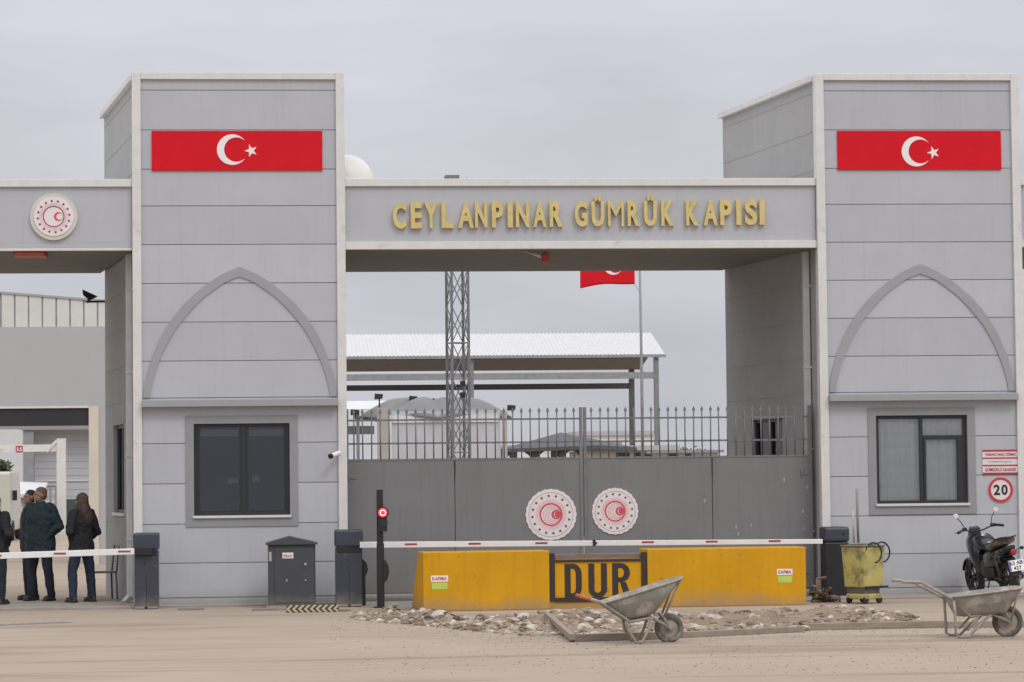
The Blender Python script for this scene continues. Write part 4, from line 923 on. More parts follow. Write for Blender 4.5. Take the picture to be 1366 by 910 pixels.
def remesh(o, vox, disp=0):
    md = o.modifiers.new('remesh', 'REMESH'); md.mode = 'VOXEL'; md.voxel_size = vox; md.use_smooth_shade = True
    sm = o.modifiers.new('smooth', 'SMOOTH'); sm.factor = .5; sm.iterations = 3
    if disp:
        dm = o.modifiers.new('folds', 'DISPLACE'); dm.texture = FOLD; dm.strength = disp; dm.mid_level = .5; dm.texture_coords = 'LOCAL'
skin = mat('skin', (.30,.17,.125), .55, .06, 9)
def hand(bm, wr, d, s, side):
    d = d.normalized(); u = Vector((side,0,0)); v = d.cross(u).normalized(); u = v.cross(d).normalized()
    palm = wr + d*.05*s
    rot = Matrix((u, v, d)).transposed()
    ell(bm, palm, (.040*s,.017*s,.055*s), 12, 8, rot)
    for k, ln in enumerate((.070,.080,.074,.058)):
        b0 = wr + d*.088*s + u*(-.028+.019*k)*s; m1 = b0 + d*ln*.55*s + v*.008*s; m2 = b0 + d*ln*s + v*.028*s
        tube(bm, [b0-d*.03*s, b0, m1, m2], [.0095*s,.0095*s,.0085*s,.007*s], 8)
    b0 = wr + d*.03*s - u*.03*s; tube(bm, [b0, b0-u*.025*s+d*.03*s+v*.01*s, b0-u*.03*s+d*.062*s+v*.02*s], [.013*s,.011*s,.008*s], 8)
def person(label, loc, rz, H, head_turn, jac, tro, hairc, long_hair=False, bulk=1.0, coat=.72, stance=.13, lean=0, group='people standing behind the lowered boom', cap=False, female=False):
    s = H/1.78
    root = thing('person', label, 'person', loc, rz, group)
    V = lambda x, y, z: Vector((x*s, y*s, z*s))
    wsh = .185 if not female else .165
    arms = {}
    for sd in (-1, 1):
        arms[sd] = [V(sd*wsh, .015, 1.44), V(sd*(wsh+.10*bulk), .06, 1.16), V(sd*(wsh-.01), -.07, .99), V(sd*(wsh-.10), -.085, .90)]
    legs = {}
    for sd in (-1, 1):
        legs[sd] = [V(sd*.09, .01, .93), V(sd*(.07+stance*.45), -.015, .50), V(sd*(.06+stance*.6), .03+.02*sd, .09)]
    # ---- body: one continuous surface
    bm = B()
    loft(bm, [(0,0,.86*s,.12*s,.09*s),(0,0,.95*s,.165*s,.11*s),(0,0,1.08*s,.14*s,.095*s),(0,-.005*s,1.28*s,.17*s,.115*s),(0,.0,1.42*s,.17*s,.095*s),(0,.01*s,1.49*s,.08*s,.06*s)])
    tube(bm, [V(0,.015,1.44), V(0,.0,1.56)], [.062*s,.055*s], 14)
    hc = V(0, -.005, 1.665); Rt = Matrix.Rotation(head_turn, 3, 'Z')
    def hp(x, y, z): return hc + Rt @ Vector((x*s, y*s, z*s))
    ell(bm, hp(0,.012,.02), (.076*s,.096*s,.098*s), 20, 14, Rt); ell(bm, hp(0,-.018,-.045), (.058*s,.072*s,.07*s), 16, 12, Rt)
    ell(bm, hp(0,-.074,-.095), (.026*s,.022*s,.02*s), 10, 8, Rt)
    tube(bm, [hp(0,-.083,.018), hp(0,-.104,-.028), hp(0,-.088,-.04)], [.009*s,.016*s,.013*s], 10)
    for sd in (-1, 1):
        ell(bm, hp(sd*.078,.012,-.012), (.010*s,.02*s,.033*s), 10, 8, Rt); ell(bm, hp(sd*.030,-.078,.022), (.020*s,.014*s,.007*s), 10, 6, Rt)
    ell(bm, hp(0,-.087,-.064), (.024*s,.010*s,.006*s), 10, 6, Rt); ell(bm, hp(0,-.086,-.075), (.020*s,.010*s,.006*s), 10, 6, Rt)
    for sd in (-1, 1):
        limb(bm, arms[sd][:3], [.052*s,.043*s,.028*s]); hand(bm, arms[sd][2], arms[sd][3]-arms[sd][2], s, -sd)
        L_ = legs[sd]; limb(bm, L_, [.085*s,.058*s,.038*s]); ell(bm, L_[2]+V(0,-.05,-.04), (.030*s,.085*s,.028*s), 12, 8)
    o = obj('body', bm, skin, root, local=True); remesh(o, .008)
    # eyes
    for sd in (-1, 1):
        bm = B(); ell(bm, hp(sd*.030,-.081,.012), (.011*s,.009*s,.007*s), 10, 8, Rt); obj('eye', bm, blackm, root, local=True, smooth=True)
    # ---- jacket
    bm = B(); b_ = bulk; zc = coat
    loft(bm, [(0,0,zc*s,.205*b_*s,.155*b_*s),(0,0,(zc+.06)*s,.21*b_*s,.16*b_*s),(0,0,.98*s,.205*b_*s,.15*b_*s),(0,0,1.12*s,(.20 if not female else .165)*b_*s,.145*b_*s),(0,-.005*s,1.30*s,.21*b_*s,.15*b_*s),(0,.0,1.41*s,.20*b_*s,.13*b_*s),(0,.01*s,1.48*s,.13*s,.10*s),(0,.01*s,1.52*s,.085*s,.08*s),(0,.012*s,1.565*s,.082*s,.08*s)])
    for sd in (-1, 1): limb(bm, arms[sd][:3], [.085*b_*s,.070*b_*s,.055*s]); ell(bm, arms[sd][2].lerp(arms[sd][3], .6), (.065*s,.05*s,.07*s), 12, 8)
    o = obj('jacket', bm, jac, root, local=True); remesh(o, .011, .05)
    # ---- trousers
    bm = B(); loft(bm, [(0,0,.82*s,.15*s,.11*s),(0,0,.92*s,.18*s,.13*s),(0,0,1.02*s,.16*s,.12*s)])
    for sd in (-1, 1):
        L_ = legs[sd]; limb(bm, [L_[0], L_[1], L_[2]+V(0,0,.0)], [.105*s,.080*s,.064*s])
    o = obj('trousers', bm, tro, root, local=True); remesh(o, .012, .03)
    for sd in (-1, 1):
        L_ = legs[sd]; bm = B(); f = L_[2]; 
        ell(bm, Vector((f.x, f.y-.10*s, .045*s)), (.048*s,.10*s,.042*s), 14, 10); ell(bm, Vector((f.x, f.y+.01*s, .055*s)), (.046*s,.075*s,.052*s), 14, 10); tube(bm, [Vector((f.x, f.y+.01*s, .05*s)), Vector((f.x, f.y+.01*s, .13*s))], .05*s, 14)
        box(bm, f.x-.045*s, f.x+.045*s, f.y-.19*s, f.y+.075*s, .002, .03)
        o = obj('shoe', bm, shoem, root, local=True); remesh(o, .009)
    # ---- hair
    bm = B()
    if cap: 
        ell(bm, hp(0,.012,.045), (.086*s,.104*s,.085*s), 20, 12, Rt); ell(bm, hp(0,-.09,.045), (.06*s,.05*s,.010*s), 14, 8, Rt); ell(bm, hp(0,.03,-.01), (.082*s,.088*s,.07*s), 20, 12, Rt)
    elif long_hair:
        ell(bm, hp(0,.02,.03), (.088*s,.105*s,.10*s), 20, 12, Rt); ell(bm, hp(0,.05,-.06), (.105*s,.075*s,.13*s), 16, 12, Rt); ell(bm, hp(0,.09,-.19), (.135*s,.065*s,.16*s), 16, 12, Rt); ell(bm, hp(-.03,.125,-.28), (.12*s,.05*s,.14*s), 16, 12, Rt); ell(bm, hp(.075,-.0,-.12), (.035*s,.06*s,.13*s), 12, 8, Rt); ell(bm, hp(-.075,.0,-.12), (.035*s,.06*s,.13*s), 12, 8, Rt)
    else:
        ell(bm, hp(0,.022,.045), (.080*s,.098*s,.080*s), 20, 12, Rt); ell(bm, hp(0,.062,-.015), (.066*s,.052*s,.07*s), 20, 12, Rt)
    o = obj('cap' if cap else 'hair', bm, hairc, root, local=True); remesh(o, .008, .012)
    return root
shoem = mat('shoe_dark', (.035,.025,.024), .6, .2, 9)
jteal = mat('jacket_teal', (.007,.022,.030), .75, .2, 6, .3, 60); jblack = mat('jacket_black', (.009,.010,.013), .8, .2, 6, .3, 60); jnavy = mat('jacket_navy', (.012,.022,.040), .8, .2, 6, .3, 60); tnavy = mat('trousers_navy', (.013,.018,.032), .85, .2, 6, .3, 60); tjean = mat('trousers_jeans', (.018,.028,.055), .85, .2, 8, .3, 60)
hbr = mat('hair_brown', (.065,.036,.024), .6, .25, 20, .5, 80, stretch=(3,3,.6)); hdk = mat('hair_dark', (.018,.013,.011), .6, .25, 20, .5, 80); hgr = mat('hair_cropped', (.13,.085,.065), .8, .2, 30)
SL = .046
def gp(px, y): p = pt(px, 800, y=y); return (p.x, y, SL)
r_ = person('man in a dark teal jacket, the tallest figure behind the boom', gp(54, 1.75), R(-32), 1.80, R(-42), jteal, tnavy, hgr, bulk=1.25, coat=.72, stance=.19)
bm = B()
for sx in (-.15,.14): box(bm, sx-.045, sx+.045, -.185, -.170, 1.355, 1.375)
person('woman with long brown hair in a black jacket, seen from behind', gp(109, 1.0), R(-140), 1.70, R(25), jblack, tjean, hbr, long_hair=True, bulk=1.08, coat=.79, stance=.24, female=True)
bm.free()
person('man with dark hair half hidden behind the man in teal', gp(40, 2.15), R(-70), 1.76, R(10), jnavy, tnavy, hdk, bulk=.95, coat=.78, stance=.06)
person('person in a black jacket cut off by the left edge', gp(-5, .6), R(150), 1.68, R(0), jblack, tnavy, hdk, bulk=1.08, coat=.80, stance=.08)
# ---- chair behind the woman
c = gp(137, 2.05); root = thing('metal_chair', 'grey metal chair by the flank wall behind the woman', 'chair', c, R(-75))
chm = mat('chair_grey', (.16,.15,.16), .5, .15)
bm = B(); box(bm, -.2,.2,-.2,.2,.42,.45); obj('seat', bm, chm, root, local=True, bevel=.01)
for sx in (-.18,.18):
    for sy in (-.18,.18):
        bm = B(); tube(bm, [(sx,sy,.42),(sx*1.08,sy*1.1,0)], .016, 8); obj('leg', bm, chm, root, local=True)
bm = B(); tube(bm, [(-.18,.19,.45),(-.17,.23,.85),(.17,.23,.85),(.18,.19,.45)], .014, 8)
for z in (.60,.70,.80): bar(bm, (-.17,.22,z),(.17,.22,z), .03, .014)
obj('backrest', bm, chm, root, local=True)
# ---- brown scrap heap between road blocker and boom post
c = pt(1098, 803, z=0); root = thing('scrap_heap', 'rusty brown heap of scrap between the road blocker and the boom post', 'scrap heap', (c.x, c.y, 0))
rnd = random.Random(5); bm = B()
for k in range(70):
    r_1 = rnd.random(); p = Vector((c.x+rnd.gauss(0,.09), c.y+rnd.uniform(-.25,.35), abs(rnd.gauss(0,.08)))); sz = rnd.uniform(.02,.065)
    b0 = B(); bmesh.ops.create_icosphere(b0, subdivisions=1, radius=sz)
    m_ = Matrix.Translation(p) @ Matrix.Rotation(rnd.uniform(0,6), 4, Vector((rnd.random(),rnd.random(),rnd.random())).normalized()) @ Matrix.Diagonal((1.6,.9,.5,1))
    b0.transform(m_); faces(bm, [v.co.copy() for v in b0.verts], [[q.index for q in f.verts] for f in b0.faces]); b0.free()
obj('scrap', bm, mat('scrap_brown', (.10,.062,.04), .9, .35, 7, .4, 30, dirt=((.34,.28,.22), 6, .5, .65)), root)
bm = B(); tube(bm, [(c.x-.1,c.y-.1,.05),(c.x-.05,c.y+.2,.34),(c.x+.1,c.y+.25,.36)], .02, 6); obj('bent_bar', bm, mat('bar_rust', (.20,.11,.06), .8), root)
# ================================================================= LAMPS UNDER THE BEAMS
redpl = mat('signal_red', (.45,.05,.04), .5, .1, 6)
p = pt(724, 338, y=.75); root = thing('signal_lamp', 'small red lamp on a white arm under the long beam', 'lamp', (p.x, .75, BBm))
bm = B(); hexa(bm, [(p.x-.22,.50,BBm-.03),(p.x-.02,.72,BBm-.09),(p.x-.02,.78,BBm-.09),(p.x-.22,.56,BBm-.03),(p.x-.30,.50,BBm-.001),(p.x-.02,.72,BBm-.05),(p.x-.02,.78,BBm-.05),(p.x-.30,.56,BBm-.001)]); obj('arm', bm, whitem, root)
bm = B(); box(bm, p.x-.02, p.x+.10, .68, .84, BBm-.15, BBm-.02); obj('lamp_box', bm, redpl, root, bevel=.01)
bm = B(); tube(bm, [(p.x+.04,.76,BBm-.03),(p.x+.04,.76,BBm)], .012); obj('hanger', bm, redpl, root)
a, b2 = pt(20, 338, y=.5), pt(62, 338, y=.5); root = thing('red_banner_roll', 'flat red box fixed under the beam of the open passage', 'lamp', ((a.x+b2.x)/2, .5, BBm))
bm = B(); box(bm, a.x, b2.x, .2, .75, BBm-.06, BBm-.001); obj('box', bm, redpl, root, bevel=.01)
bm = B(); box(bm, a.x+.03, b2.x-.03, .194, .199, BBm-.05, BBm-.012); obj('front_lens', bm, mat('signal_lens', (.55,.10,.07), .3), root)
# floodlight at the rear corner of the left tower
Y = DEP+.2; p = pt(122, 395, y=Y); wz_ = sk(XA, DEP)
root = thing('floodlight', 'small black floodlight sticking out behind the left tower', 'floodlight', (wz_, DEP, p.z))
bm = B(); z_ = pt(122,402,y=Y).z; tube(bm, [(wz_+.1, DEP+.02, z_), (wz_+.1, Y, z_), (pt(114,403,y=Y).x, Y, z_-.01)], .018, 8); obj('arm', bm, blackm, root)
bm = B(); q = pt(118, 394, y=Y); hexa(bm, [(q.x-.09,Y-.08,q.z+.00),(q.x+.02,Y-.08,q.z-.09),(q.x+.02,Y+.08,q.z-.09),(q.x-.09,Y+.08,q.z+.0),(q.x-.10,Y-.07,q.z+.10),(q.x+.16,Y-.05,q.z-.02),(q.x+.16,Y+.05,q.z-.02),(q.x-.10,Y+.07,q.z+.10)]); obj('lamp_head', bm, blackm, root, bevel=.012)
bm = B(); tube(bm, [(q.x, Y, q.z-.02),(q.x, Y, z_)], .02, 8); obj('yoke', bm, blackm, root)
# white dome on the beam roof
Y = 1.6; c = pt(455, 240, y=Y); r0 = 37/(CF/(CD+Y))
root = thing('dome', 'white dome peeking over the long beam beside the left tower', 'dome', (c.x, Y, BT))
bm = B(); lathe(bm, [(r0*1.03,-.12),(r0*1.03,-.02),(r0,0)]+[(r0*math.cos(a), r0*.98*math.sin(a)) for a in [R(6)*k for k in range(1,15)]]+[(.01,r0*.98)], (c.x+.08, Y, BT+.12-.001), 40); obj('shell', bm, mat('dome_white', (.66,.64,.60), .45, .05, 4), root)
bm = B(); ring(bm, 0, 0, r0*1.05, r0*1.0, -.02, .02, 40); bm.transform(Matrix.Translation((c.x+.08,Y,BT+.10)) @ Matrix.Rotation(R(90),4,'X')); obj('rim', bm, trimm, root)
# ================================================================= BACKGROUND BEYOND THE GATE
steel = mat('steel_grey', (.20,.20,.21), .6, .15, 6); galv = mat('galvanised', (.26,.265,.27), .5, .15, 6); sheet = mat('white_sheet', (.60,.60,.605), .45, .05, 2); under = mat('roof_underside', (.15,.135,.125), .8, .15, 3); steel2 = mat('steel_dark', (.13,.125,.13), .6, .15, 6)
mastm = mat('mast_steel', (.16,.165,.17), .6, .15, 6)
def sc(y): return CF/(CD+y)
# ---- lattice mast
Y = 22; base = pt(612, 600, y=Y); topz = pt(607, 239, y=Y).z; 
root = thing('lattice_mast', 'steel lattice mast rising behind the gate to above the long beam', 'mast', (base.x, Y, 0))
def corners(z):
    w_ = (.235*(1-z/topz)+.225*(z/topz)); cxm = base.x + (pt(607,239,y=Y).x - base.x)*0 + (0)
    an = R(14); o = []
    for k in range(4):
        a = an + math.pi/4 + k*math.pi/2; o.append(Vector((base.x + w_*1.25*math.cos(a), Y + w_*1.25*math.sin(a), z)))
    return o
for k in range(4):
    bm = B(); bar(bm, corners(0)[k], corners(topz)[k], .06, .06); obj('leg', bm, mastm, root)
bm = B(); z = 0; stp = .85; i = 0
while z < topz-.1:
    z2 = min(z+stp, topz); A, C = corners(z), corners(z2)
    for k in range(4):
        a, b3 = k, (k+1) % 4
        bar(bm, A[a], C[b3], .022); bar(bm, A[b3], C[a], .022)
        if i % 3 == 0: bar(bm, A[a], A[b3], .022)
    z = z2; i += 1
obj('bracing', bm, mastm, root)
bm = B(); box(bm, base.x-.27, base.x+.06, Y-.25, Y+.25, topz, topz+.07); obj('head_plate', bm, steel, root)
for zz in (pt(620,513,y=Y).z, pt(620,528,y=Y).z):
    bm = B(); box(bm, base.x+.02, base.x+.14, Y-.45, Y-.3, zz-.06, zz+.07); bar(bm, (base.x+.08, Y-.3, zz), (base.x+.08, Y-.1, zz), .03); obj('antenna_box', bm, blackm, root, bevel=.01)
bm = B(); box(bm, base.x-.5, base.x+.5, Y-.5, Y+.5, 0, .25); obj('footing', bm, concm, root)
# ---- flag pole with flag
Y = 40; px_ = pt(856, 500, y=Y).x; root = thing('flagpole', 'thin grey flagpole right of the hanging red flag', 'flagpole', (px_, Y, 0))
bm = B(); tube(bm, [(px_,Y,0),(px_+.0,Y,5),(px_-.02,Y,9.6)], [.055,.045,.03], 10); obj('pole', bm, galv, root)
bm = B(); lathe(bm, [(.01,-.05),(.05,-.02),(.05,.02),(.01,.05)], (px_-.02,Y,9.65), 12); obj('finial', bm, galv, root)
z0 = pt(808, 383, y=Y).z; s_y = sc(Y); fw, fh = 76/s_y, 1.15
def flagp(u, v):   # u 0 at hoist (right), 1 at fly (left)
    x_ = px_ - .17 - u*fw*.97; z_ = z0 + .10 - .12*u + v*fh - .02*math.sin(u*6+1) ; y_ = Y + .07*math.sin(u*8+v*1.2)*u**.5
    return Vector((x_, y_, z_+ .03*math.sin(u*3.1)))
bm = B(); U, W_ = 36, 14; g = [[bm.verts.new(flagp(i/U, j/W_)) for j in range(W_+1)] for i in range(U+1)]
for i in range(U):
    for j in range(W_): bm.faces.new((g[i][j],g[i+1][j],g[i+1][j+1],g[i][j+1])).smooth = True
fl = obj('flag', bm, redm); fl.location = (0,0,0)
md = fl.modifiers.new('solid', 'SOLIDIFY'); md.thickness = .004
root_f = thing('waving_flag', 'red flag with white crescent hanging half hidden behind the long beam', 'flag', (px_, Y, z0)); 
fl.name = 'cloth'; fl.parent = root_f; fl.data.transform(Matrix.Translation((-px_, -Y, -z0)))
bm = B(); crescent(bm, 0, 0, .30, .24, .07, -.002, .002, n=24)
for v in bm.verts:
    u_ = .42 - v.co.x/fw*-1*-1; vv = .50 + v.co.z/fh; u_ = .40 - v.co.x/fw; q = flagp(u_, vv); v.co = Vector((q.x, q.y-.012+v.co.y, q.z))
obj('crescent', bm, whitem, root_f)
bm = B(); tube(bm, [flagp(0,0)+Vector((0,0,0)), (px_-.04,Y,z0-.15)], .006, 5); tube(bm, [flagp(0,1), (px_-.02,Y,z0+fh+.3)], .006, 5); obj('halyard', bm, steel, root_f)
# ---- big canopy
Y1, Y2 = 100, 117
def cz(py, y, px=700): return pt(px, py, y=y).z
eF = cz(475, Y1); xR1 = pt(888, 475, y=Y1).x; YR = 108; rid = cz(446, YR); xRr = pt(869, 447, y=YR).x
eB = cz(491, Y2); xR2 = pt(856, 490, y=Y2).x; XL = pt(330, 480, y=Y1).x
root = thing('canopy', 'long steel canopy with white corrugated roof beyond the gate', 'canopy', ((XL+xR1)/2, Y1, 0))
bm = B(); n_ = 105; prev = None
for i in range(n_*2+1):
    f = i/(n_*2); up = .085 if i % 2 else 0
    a_ = Vector((XL+(xR1-XL)*f, Y1, eF+up)); b_ = Vector((XL+(xRr-XL)*f, YR, rid+up)); c_2 = Vector((XL+(xR2-XL)*f, Y2, eB+up+.0))
    cur = [bm.verts.new(a_), bm.verts.new(b_), bm.verts.new(c_2)]
    if prev:
        bm.faces.new((prev[0], cur[0], cur[1], prev[1])); bm.faces.new((prev[1], cur[1], cur[2], prev[2]))
    prev = cur
o = obj('roof_sheet', bm, sheet, root); md = o.modifiers.new('solid','SOLIDIFY'); md.thickness = .03
bm = B(); hexa(bm, [(XL,Y1+.2,eF-.14),(xR1-.9,Y1+.2,eF-.14),(xR2-.1,Y2,eB-.14),(XL,Y2,eB-.14),(XL,Y1+.2,eF-.05),(xR1-.9,Y1+.2,eF-.05),(xR2-.1,Y2,eB-.05),(XL,Y2,eB-.05)]); obj('ceiling', bm, under, root)
bm = B(); bar(bm, (XL,Y1-.05,eF-.04),(xR1,Y1-.05,eF-.04), .10, .14); obj('gutter', bm, galv, root)
def post(px, ytop, Y, wd, m_=steel):
    x_ = pt(px, 550, y=Y).x; zt = cz(ytop, Y); bm = B(); box(bm, x_-wd/2, x_+wd/2, Y-wd/2, Y+wd/2, 0, zt); obj('post', bm, m_, root)
post(876, 477, Y1+.2, .24); post(843, 492, Y2-.3, .30, steel2); post(629, 477, Y1+.2, .24); post(380, 477, Y1+.2, .24); post(400, 492, Y2-.3, .3, steel2)
bm = B(); z_ = cz(502, Y1+.2); bar(bm, (XL,Y1+.2,z_),(pt(876,502,y=Y1+.2).x,Y1+.2,z_), .2, .33); obj('cross_beam', bm, galv, root)
bm = B(); z_ = cz(516, Y2-.3); bar(bm, (XL,Y2-.3,z_),(pt(843,516,y=Y2-.3).x,Y2-.3,z_), .2, .32); obj('cross_beam', bm, steel2, root)
# ---- white low roof further left
Y = 62; a, b_ = pt(400, 545, y=Y), pt(556, 545, y=Y); zt, zb_ = cz(530,Y), cz(546,Y)
root = thing('low_canopy', 'low white roof seen between left tower and kiosk', 'canopy', (a.x, Y, 0))
bm = B(); hexa(bm, [(a.x,Y,zb_),(b_.x,Y,zb_),(b_.x,Y+5,zt),(a.x,Y+5,zt),(a.x,Y,zb_+.06),(b_.x,Y,zb_+.06),(b_.x,Y+5,zt+.06),(a.x,Y+5,zt+.06)]); obj('roof_sheet', bm, sheet, root)
bm = B(); box(bm, a.x, pt(500,570,y=Y).x, Y+.5, Y+.7, cz(577,Y), cz(566,Y)); obj('cross_beam', bm, steel2, root)
for px in (440, 478, 540):
    x_ = pt(px, 570, y=Y).x; bm = B(); box(bm, x_-.06, x_+.06, Y+.4, Y+.52, 0, zb_+.04); obj('post', bm, steel, root)
# ---- kiosk with lobed fabric roof
Y = 30; S = sc(Y); xa_, xb_ = pt(504, 600, y=Y).x, pt(668, 600, y=Y).x; zt = cz(548, Y, 600)
root = thing('kiosk', 'pale kiosk under a scalloped grey fabric roof behind the gate', 'kiosk', ((xa_+xb_)/2, Y+1.5, 0))
kw = mat('kiosk_wall', (.50,.50,.53), .6, .05, 3); kc = mat('kiosk_column', (.40,.385,.34), .6, .06, 3)
bm = B(); box(bm, xa_+.36, xb_, Y+.05, Y+3, 0, zt); obj('wall', bm, kw, root)
bm = B(); box(bm, xa_, xa_+.30, Y-.05, Y+.35, 0, zt+.1); obj('column', bm, kc, root)
bm = B(); box(bm, xa_+.301, xa_+.37, Y-.06, Y+.05, 0, zt-.1); obj('corner_trim', bm, trimm, root)
bm = B(); box(bm, xb_+.05, xb_+.17, Y-.05, Y+.1, 0, zt-.02); obj('post', bm, kc, root)
bm = B(); box(bm, xa_+.38, xb_-.05, Y+.0, Y+.049, zt-.30, zt-.12); obj('band', bm, mat('kiosk_band', (.66,.66,.67), .6), root)
bm = B(); apx = pt(600, 532, y=Y+1.5); e0, e1 = pt(476, 556, y=Y+.3), pt(688, 549, y=Y+.3)
nseg = 96; cx_, cy_ = (e0.x+e1.x)/2, Y+1.6; rx_ = (e1.x-e0.x)/2; prev = None
for k in range(nseg+1):
    a = 2*math.pi*k/nseg; col_ = []
    for j in range(9):
        f = j/8; lob = abs(math.sin(a*4)); rr = f
        zed = cz(553, Y+.3); ztop = cz(533, Y+1.6)
        z = ztop - (ztop-zed)*(f**2.2) + .30*lob*min(1,f*1.6)*(1-.75*f**3) - .08*min(1,f*1.6)
        col_.append(bm.verts.new((cx_+rx_*rr*math.cos(a), cy_+1.7*rr*math.sin(a), z)))
    if prev:
        for j in range(8): bm.faces.new((prev[j], prev[j+1], col_[j+1], col_[j])).smooth = True
    prev = col_
bmesh.ops.remove_doubles(bm, verts=bm.verts, dist=.001)
o = obj('fabric_roof', bm, mat('fabric_grey', (.20,.20,.205), .8, .1, 3), root); md = o.modifiers.new('solid','SOLIDIFY'); md.thickness = .03
bm = B(); 
for a in range(8): 
    q = a*math.pi/4+.39; tube(bm, [(cx_, cy_, cz(531,Y+1.6)), (cx_+rx_*.97*math.cos(q), cy_+1.65*math.sin(q), cz(556,Y+.3))], .02, 6)
obj('roof_rib', bm, steel2, root)
def flood(px, py, Y, zbase, label):
    p = pt(px, py, y=Y); r_ = thing('floodlight', label, 'floodlight', (p.x, Y, zbase), 0, 'small floodlights on the kiosk roof')
    bm = B(); tube(bm, [(p.x, Y, zbase), (p.x, Y, p.z)], .02, 6); obj('stem', bm, blackm, r_)
    bm = B(); hexa(bm, [(p.x-.13,Y-.06,p.z-.06),(p.x+.08,Y-.06,p.z-.04),(p.x+.08,Y+.06,p.z-.04),(p.x-.13,Y+.06,p.z-.06),(p.x-.12,Y-.05,p.z+.10),(p.x+.1,Y-.05,p.z+.08),(p.x+.1,Y+.05,p.z+.08),(p.x-.12,Y+.05,p.z+.1)]); obj('lamp_head', bm, blackm, r_, bevel=.01)
flood(506, 530, Y+.6, cz(549,Y+.6), 'floodlight standing up at the left side of the kiosk roof')
flood(552, 533, Y+1.0, cz(540,Y+1), 'small floodlight at the middle of the kiosk roof, left of the mast')
flood(683, 545, Y+1.2, cz(549,Y+1.2), 'floodlight at the right tip of the kiosk roof')
flood(474, 551, Y+1.2, cz(557,Y+1.2), 'floodlight at the left tip of the kiosk roof')
# ---- dark pavilion roof
Y = 50; root = thing('pavilion', 'dark low pavilion with pitched roof and arches behind the gate', 'pavilion', (pt(750,600,y=Y).x, Y, 0))
def pp(px, py, y): p = pt(px, py, y=y); return Vector((p.x, y, p.z))
bm = B(); E = [pp(668,600,Y), pp(795,598,Y), pp(852,590,Y+4), pp(725,592,Y+4)]; A_ = pp(748,577,Y+2)
E = [pp(668,599,Y), pp(800,594,Y), pp(850,597,Y+4), pp(700,597,Y+4)]
v = [bm.verts.new(p) for p in E+[A_]+[p-Vector((0,0,.12)) for p in E]]
for f in ((0,1,4),(1,2,4),(2,3,4),(3,0,4),(5,6,1,0),(6,7,2,1),(7,8,3,2),(8,5,0,3),(8,7,6,5)): bm.faces.new([v[q] for q in f])
dk = mat('pavilion_dark', (.075,.075,.085), .7, .15, 5); obj('roof', bm, dk, root)
for a, c in ((672,712),(714,748),(750,776)):
    bm = B(); x0_, x1_ = pt(a,605,y=Y+.3).x, pt(c,605,y=Y+.3).x; zt_ = cz(599,Y+.3); n_ = 10
    top = [(x0_+(x1_-x0_)*k/n_, zt_+.08) for k in range(n_+1)]; bot = [(x0_+(x1_-x0_)*k/n_, zt_-.38+.33*math.sin(math.pi*k/n_)) for k in range(n_+1)]
    strip(bm, top, bot, Y+.25, Y+.35); obj('arch', bm, dk, root)
for px in (672,713,749,777):
    bm = B(); x_ = pt(px,605,y=Y+.3).x; box(bm, x_-.09, x_+.09, Y+.2, Y+.4, 0, cz(600,Y+.3)); obj('post', bm, dk, root)
# ---- long low building far right, low hall, white block
def block(name, label, cat, Y, px0, px1, pytop, m_, depth, roof=None, wins=(), wm_=framem, ov=.2, group=None):
    x0_, x1_ = pt(px0,620,y=Y).x, pt(px1,620,y=Y).x; zt_ = cz(pytop, Y, (px0+px1)/2)
    r_ = thing(name, label, cat, ((x0_+x1_)/2, Y, 0), 0, group); bm = B(); box(bm, x0_, x1_, Y, Y+depth, 0, zt_); obj('wall', bm, m_, r_)
    if roof: bm = B(); box(bm, x0_-ov, x1_+ov, Y-ov, Y+depth+ov, zt_+.001, zt_+roof[1]); obj('roof', bm, roof[0], r_)
    for a, c, t_, b_ in wins:
        bm = B(); box(bm, pt(a,620,y=Y).x, pt(c,620,y=Y).x, Y-.03, Y+.0, cz(b_,Y,a), cz(t_,Y,a)); obj('window', bm, wm_, r_)
    return r_
tan_ = mat('wall_tan', (.36,.32,.26), .8, .08, 2); wgrey = mat('wall_pale_grey', (.42,.42,.44), .7, .05, 2); wwh = mat('wall_white', (.70,.70,.70), .7, .05, 2)
block('low_building', 'long low tan building with dark windows beyond the gate', 'building', 70, 781, 900, 601, tan_, 6, (wgrey,.2), [(822,840,604,614),(846,872,604,614),(880,892,603,612)])
block('white_building', 'white flat building far beyond the canopy posts', 'building', 150, 770, 872, 581, wwh, 10, (wgrey,.3), [(790,830,590,604)], mat('far_window', (.3,.32,.35), .4))
block('office_container', 'grey office container near the flank of the right tower', 'container', 60, 885, 958, 604, wgrey, 3, (galv,.1), [(893,903,606,616),(915,922,606,616)])
block('parked_trailer', 'row of pale trailers seen through the pavilion arches', 'trailer', 95, 660, 790, 596, wwh, 4, (wgrey,.1), [(680,690,600,612),(735,742,600,612)])
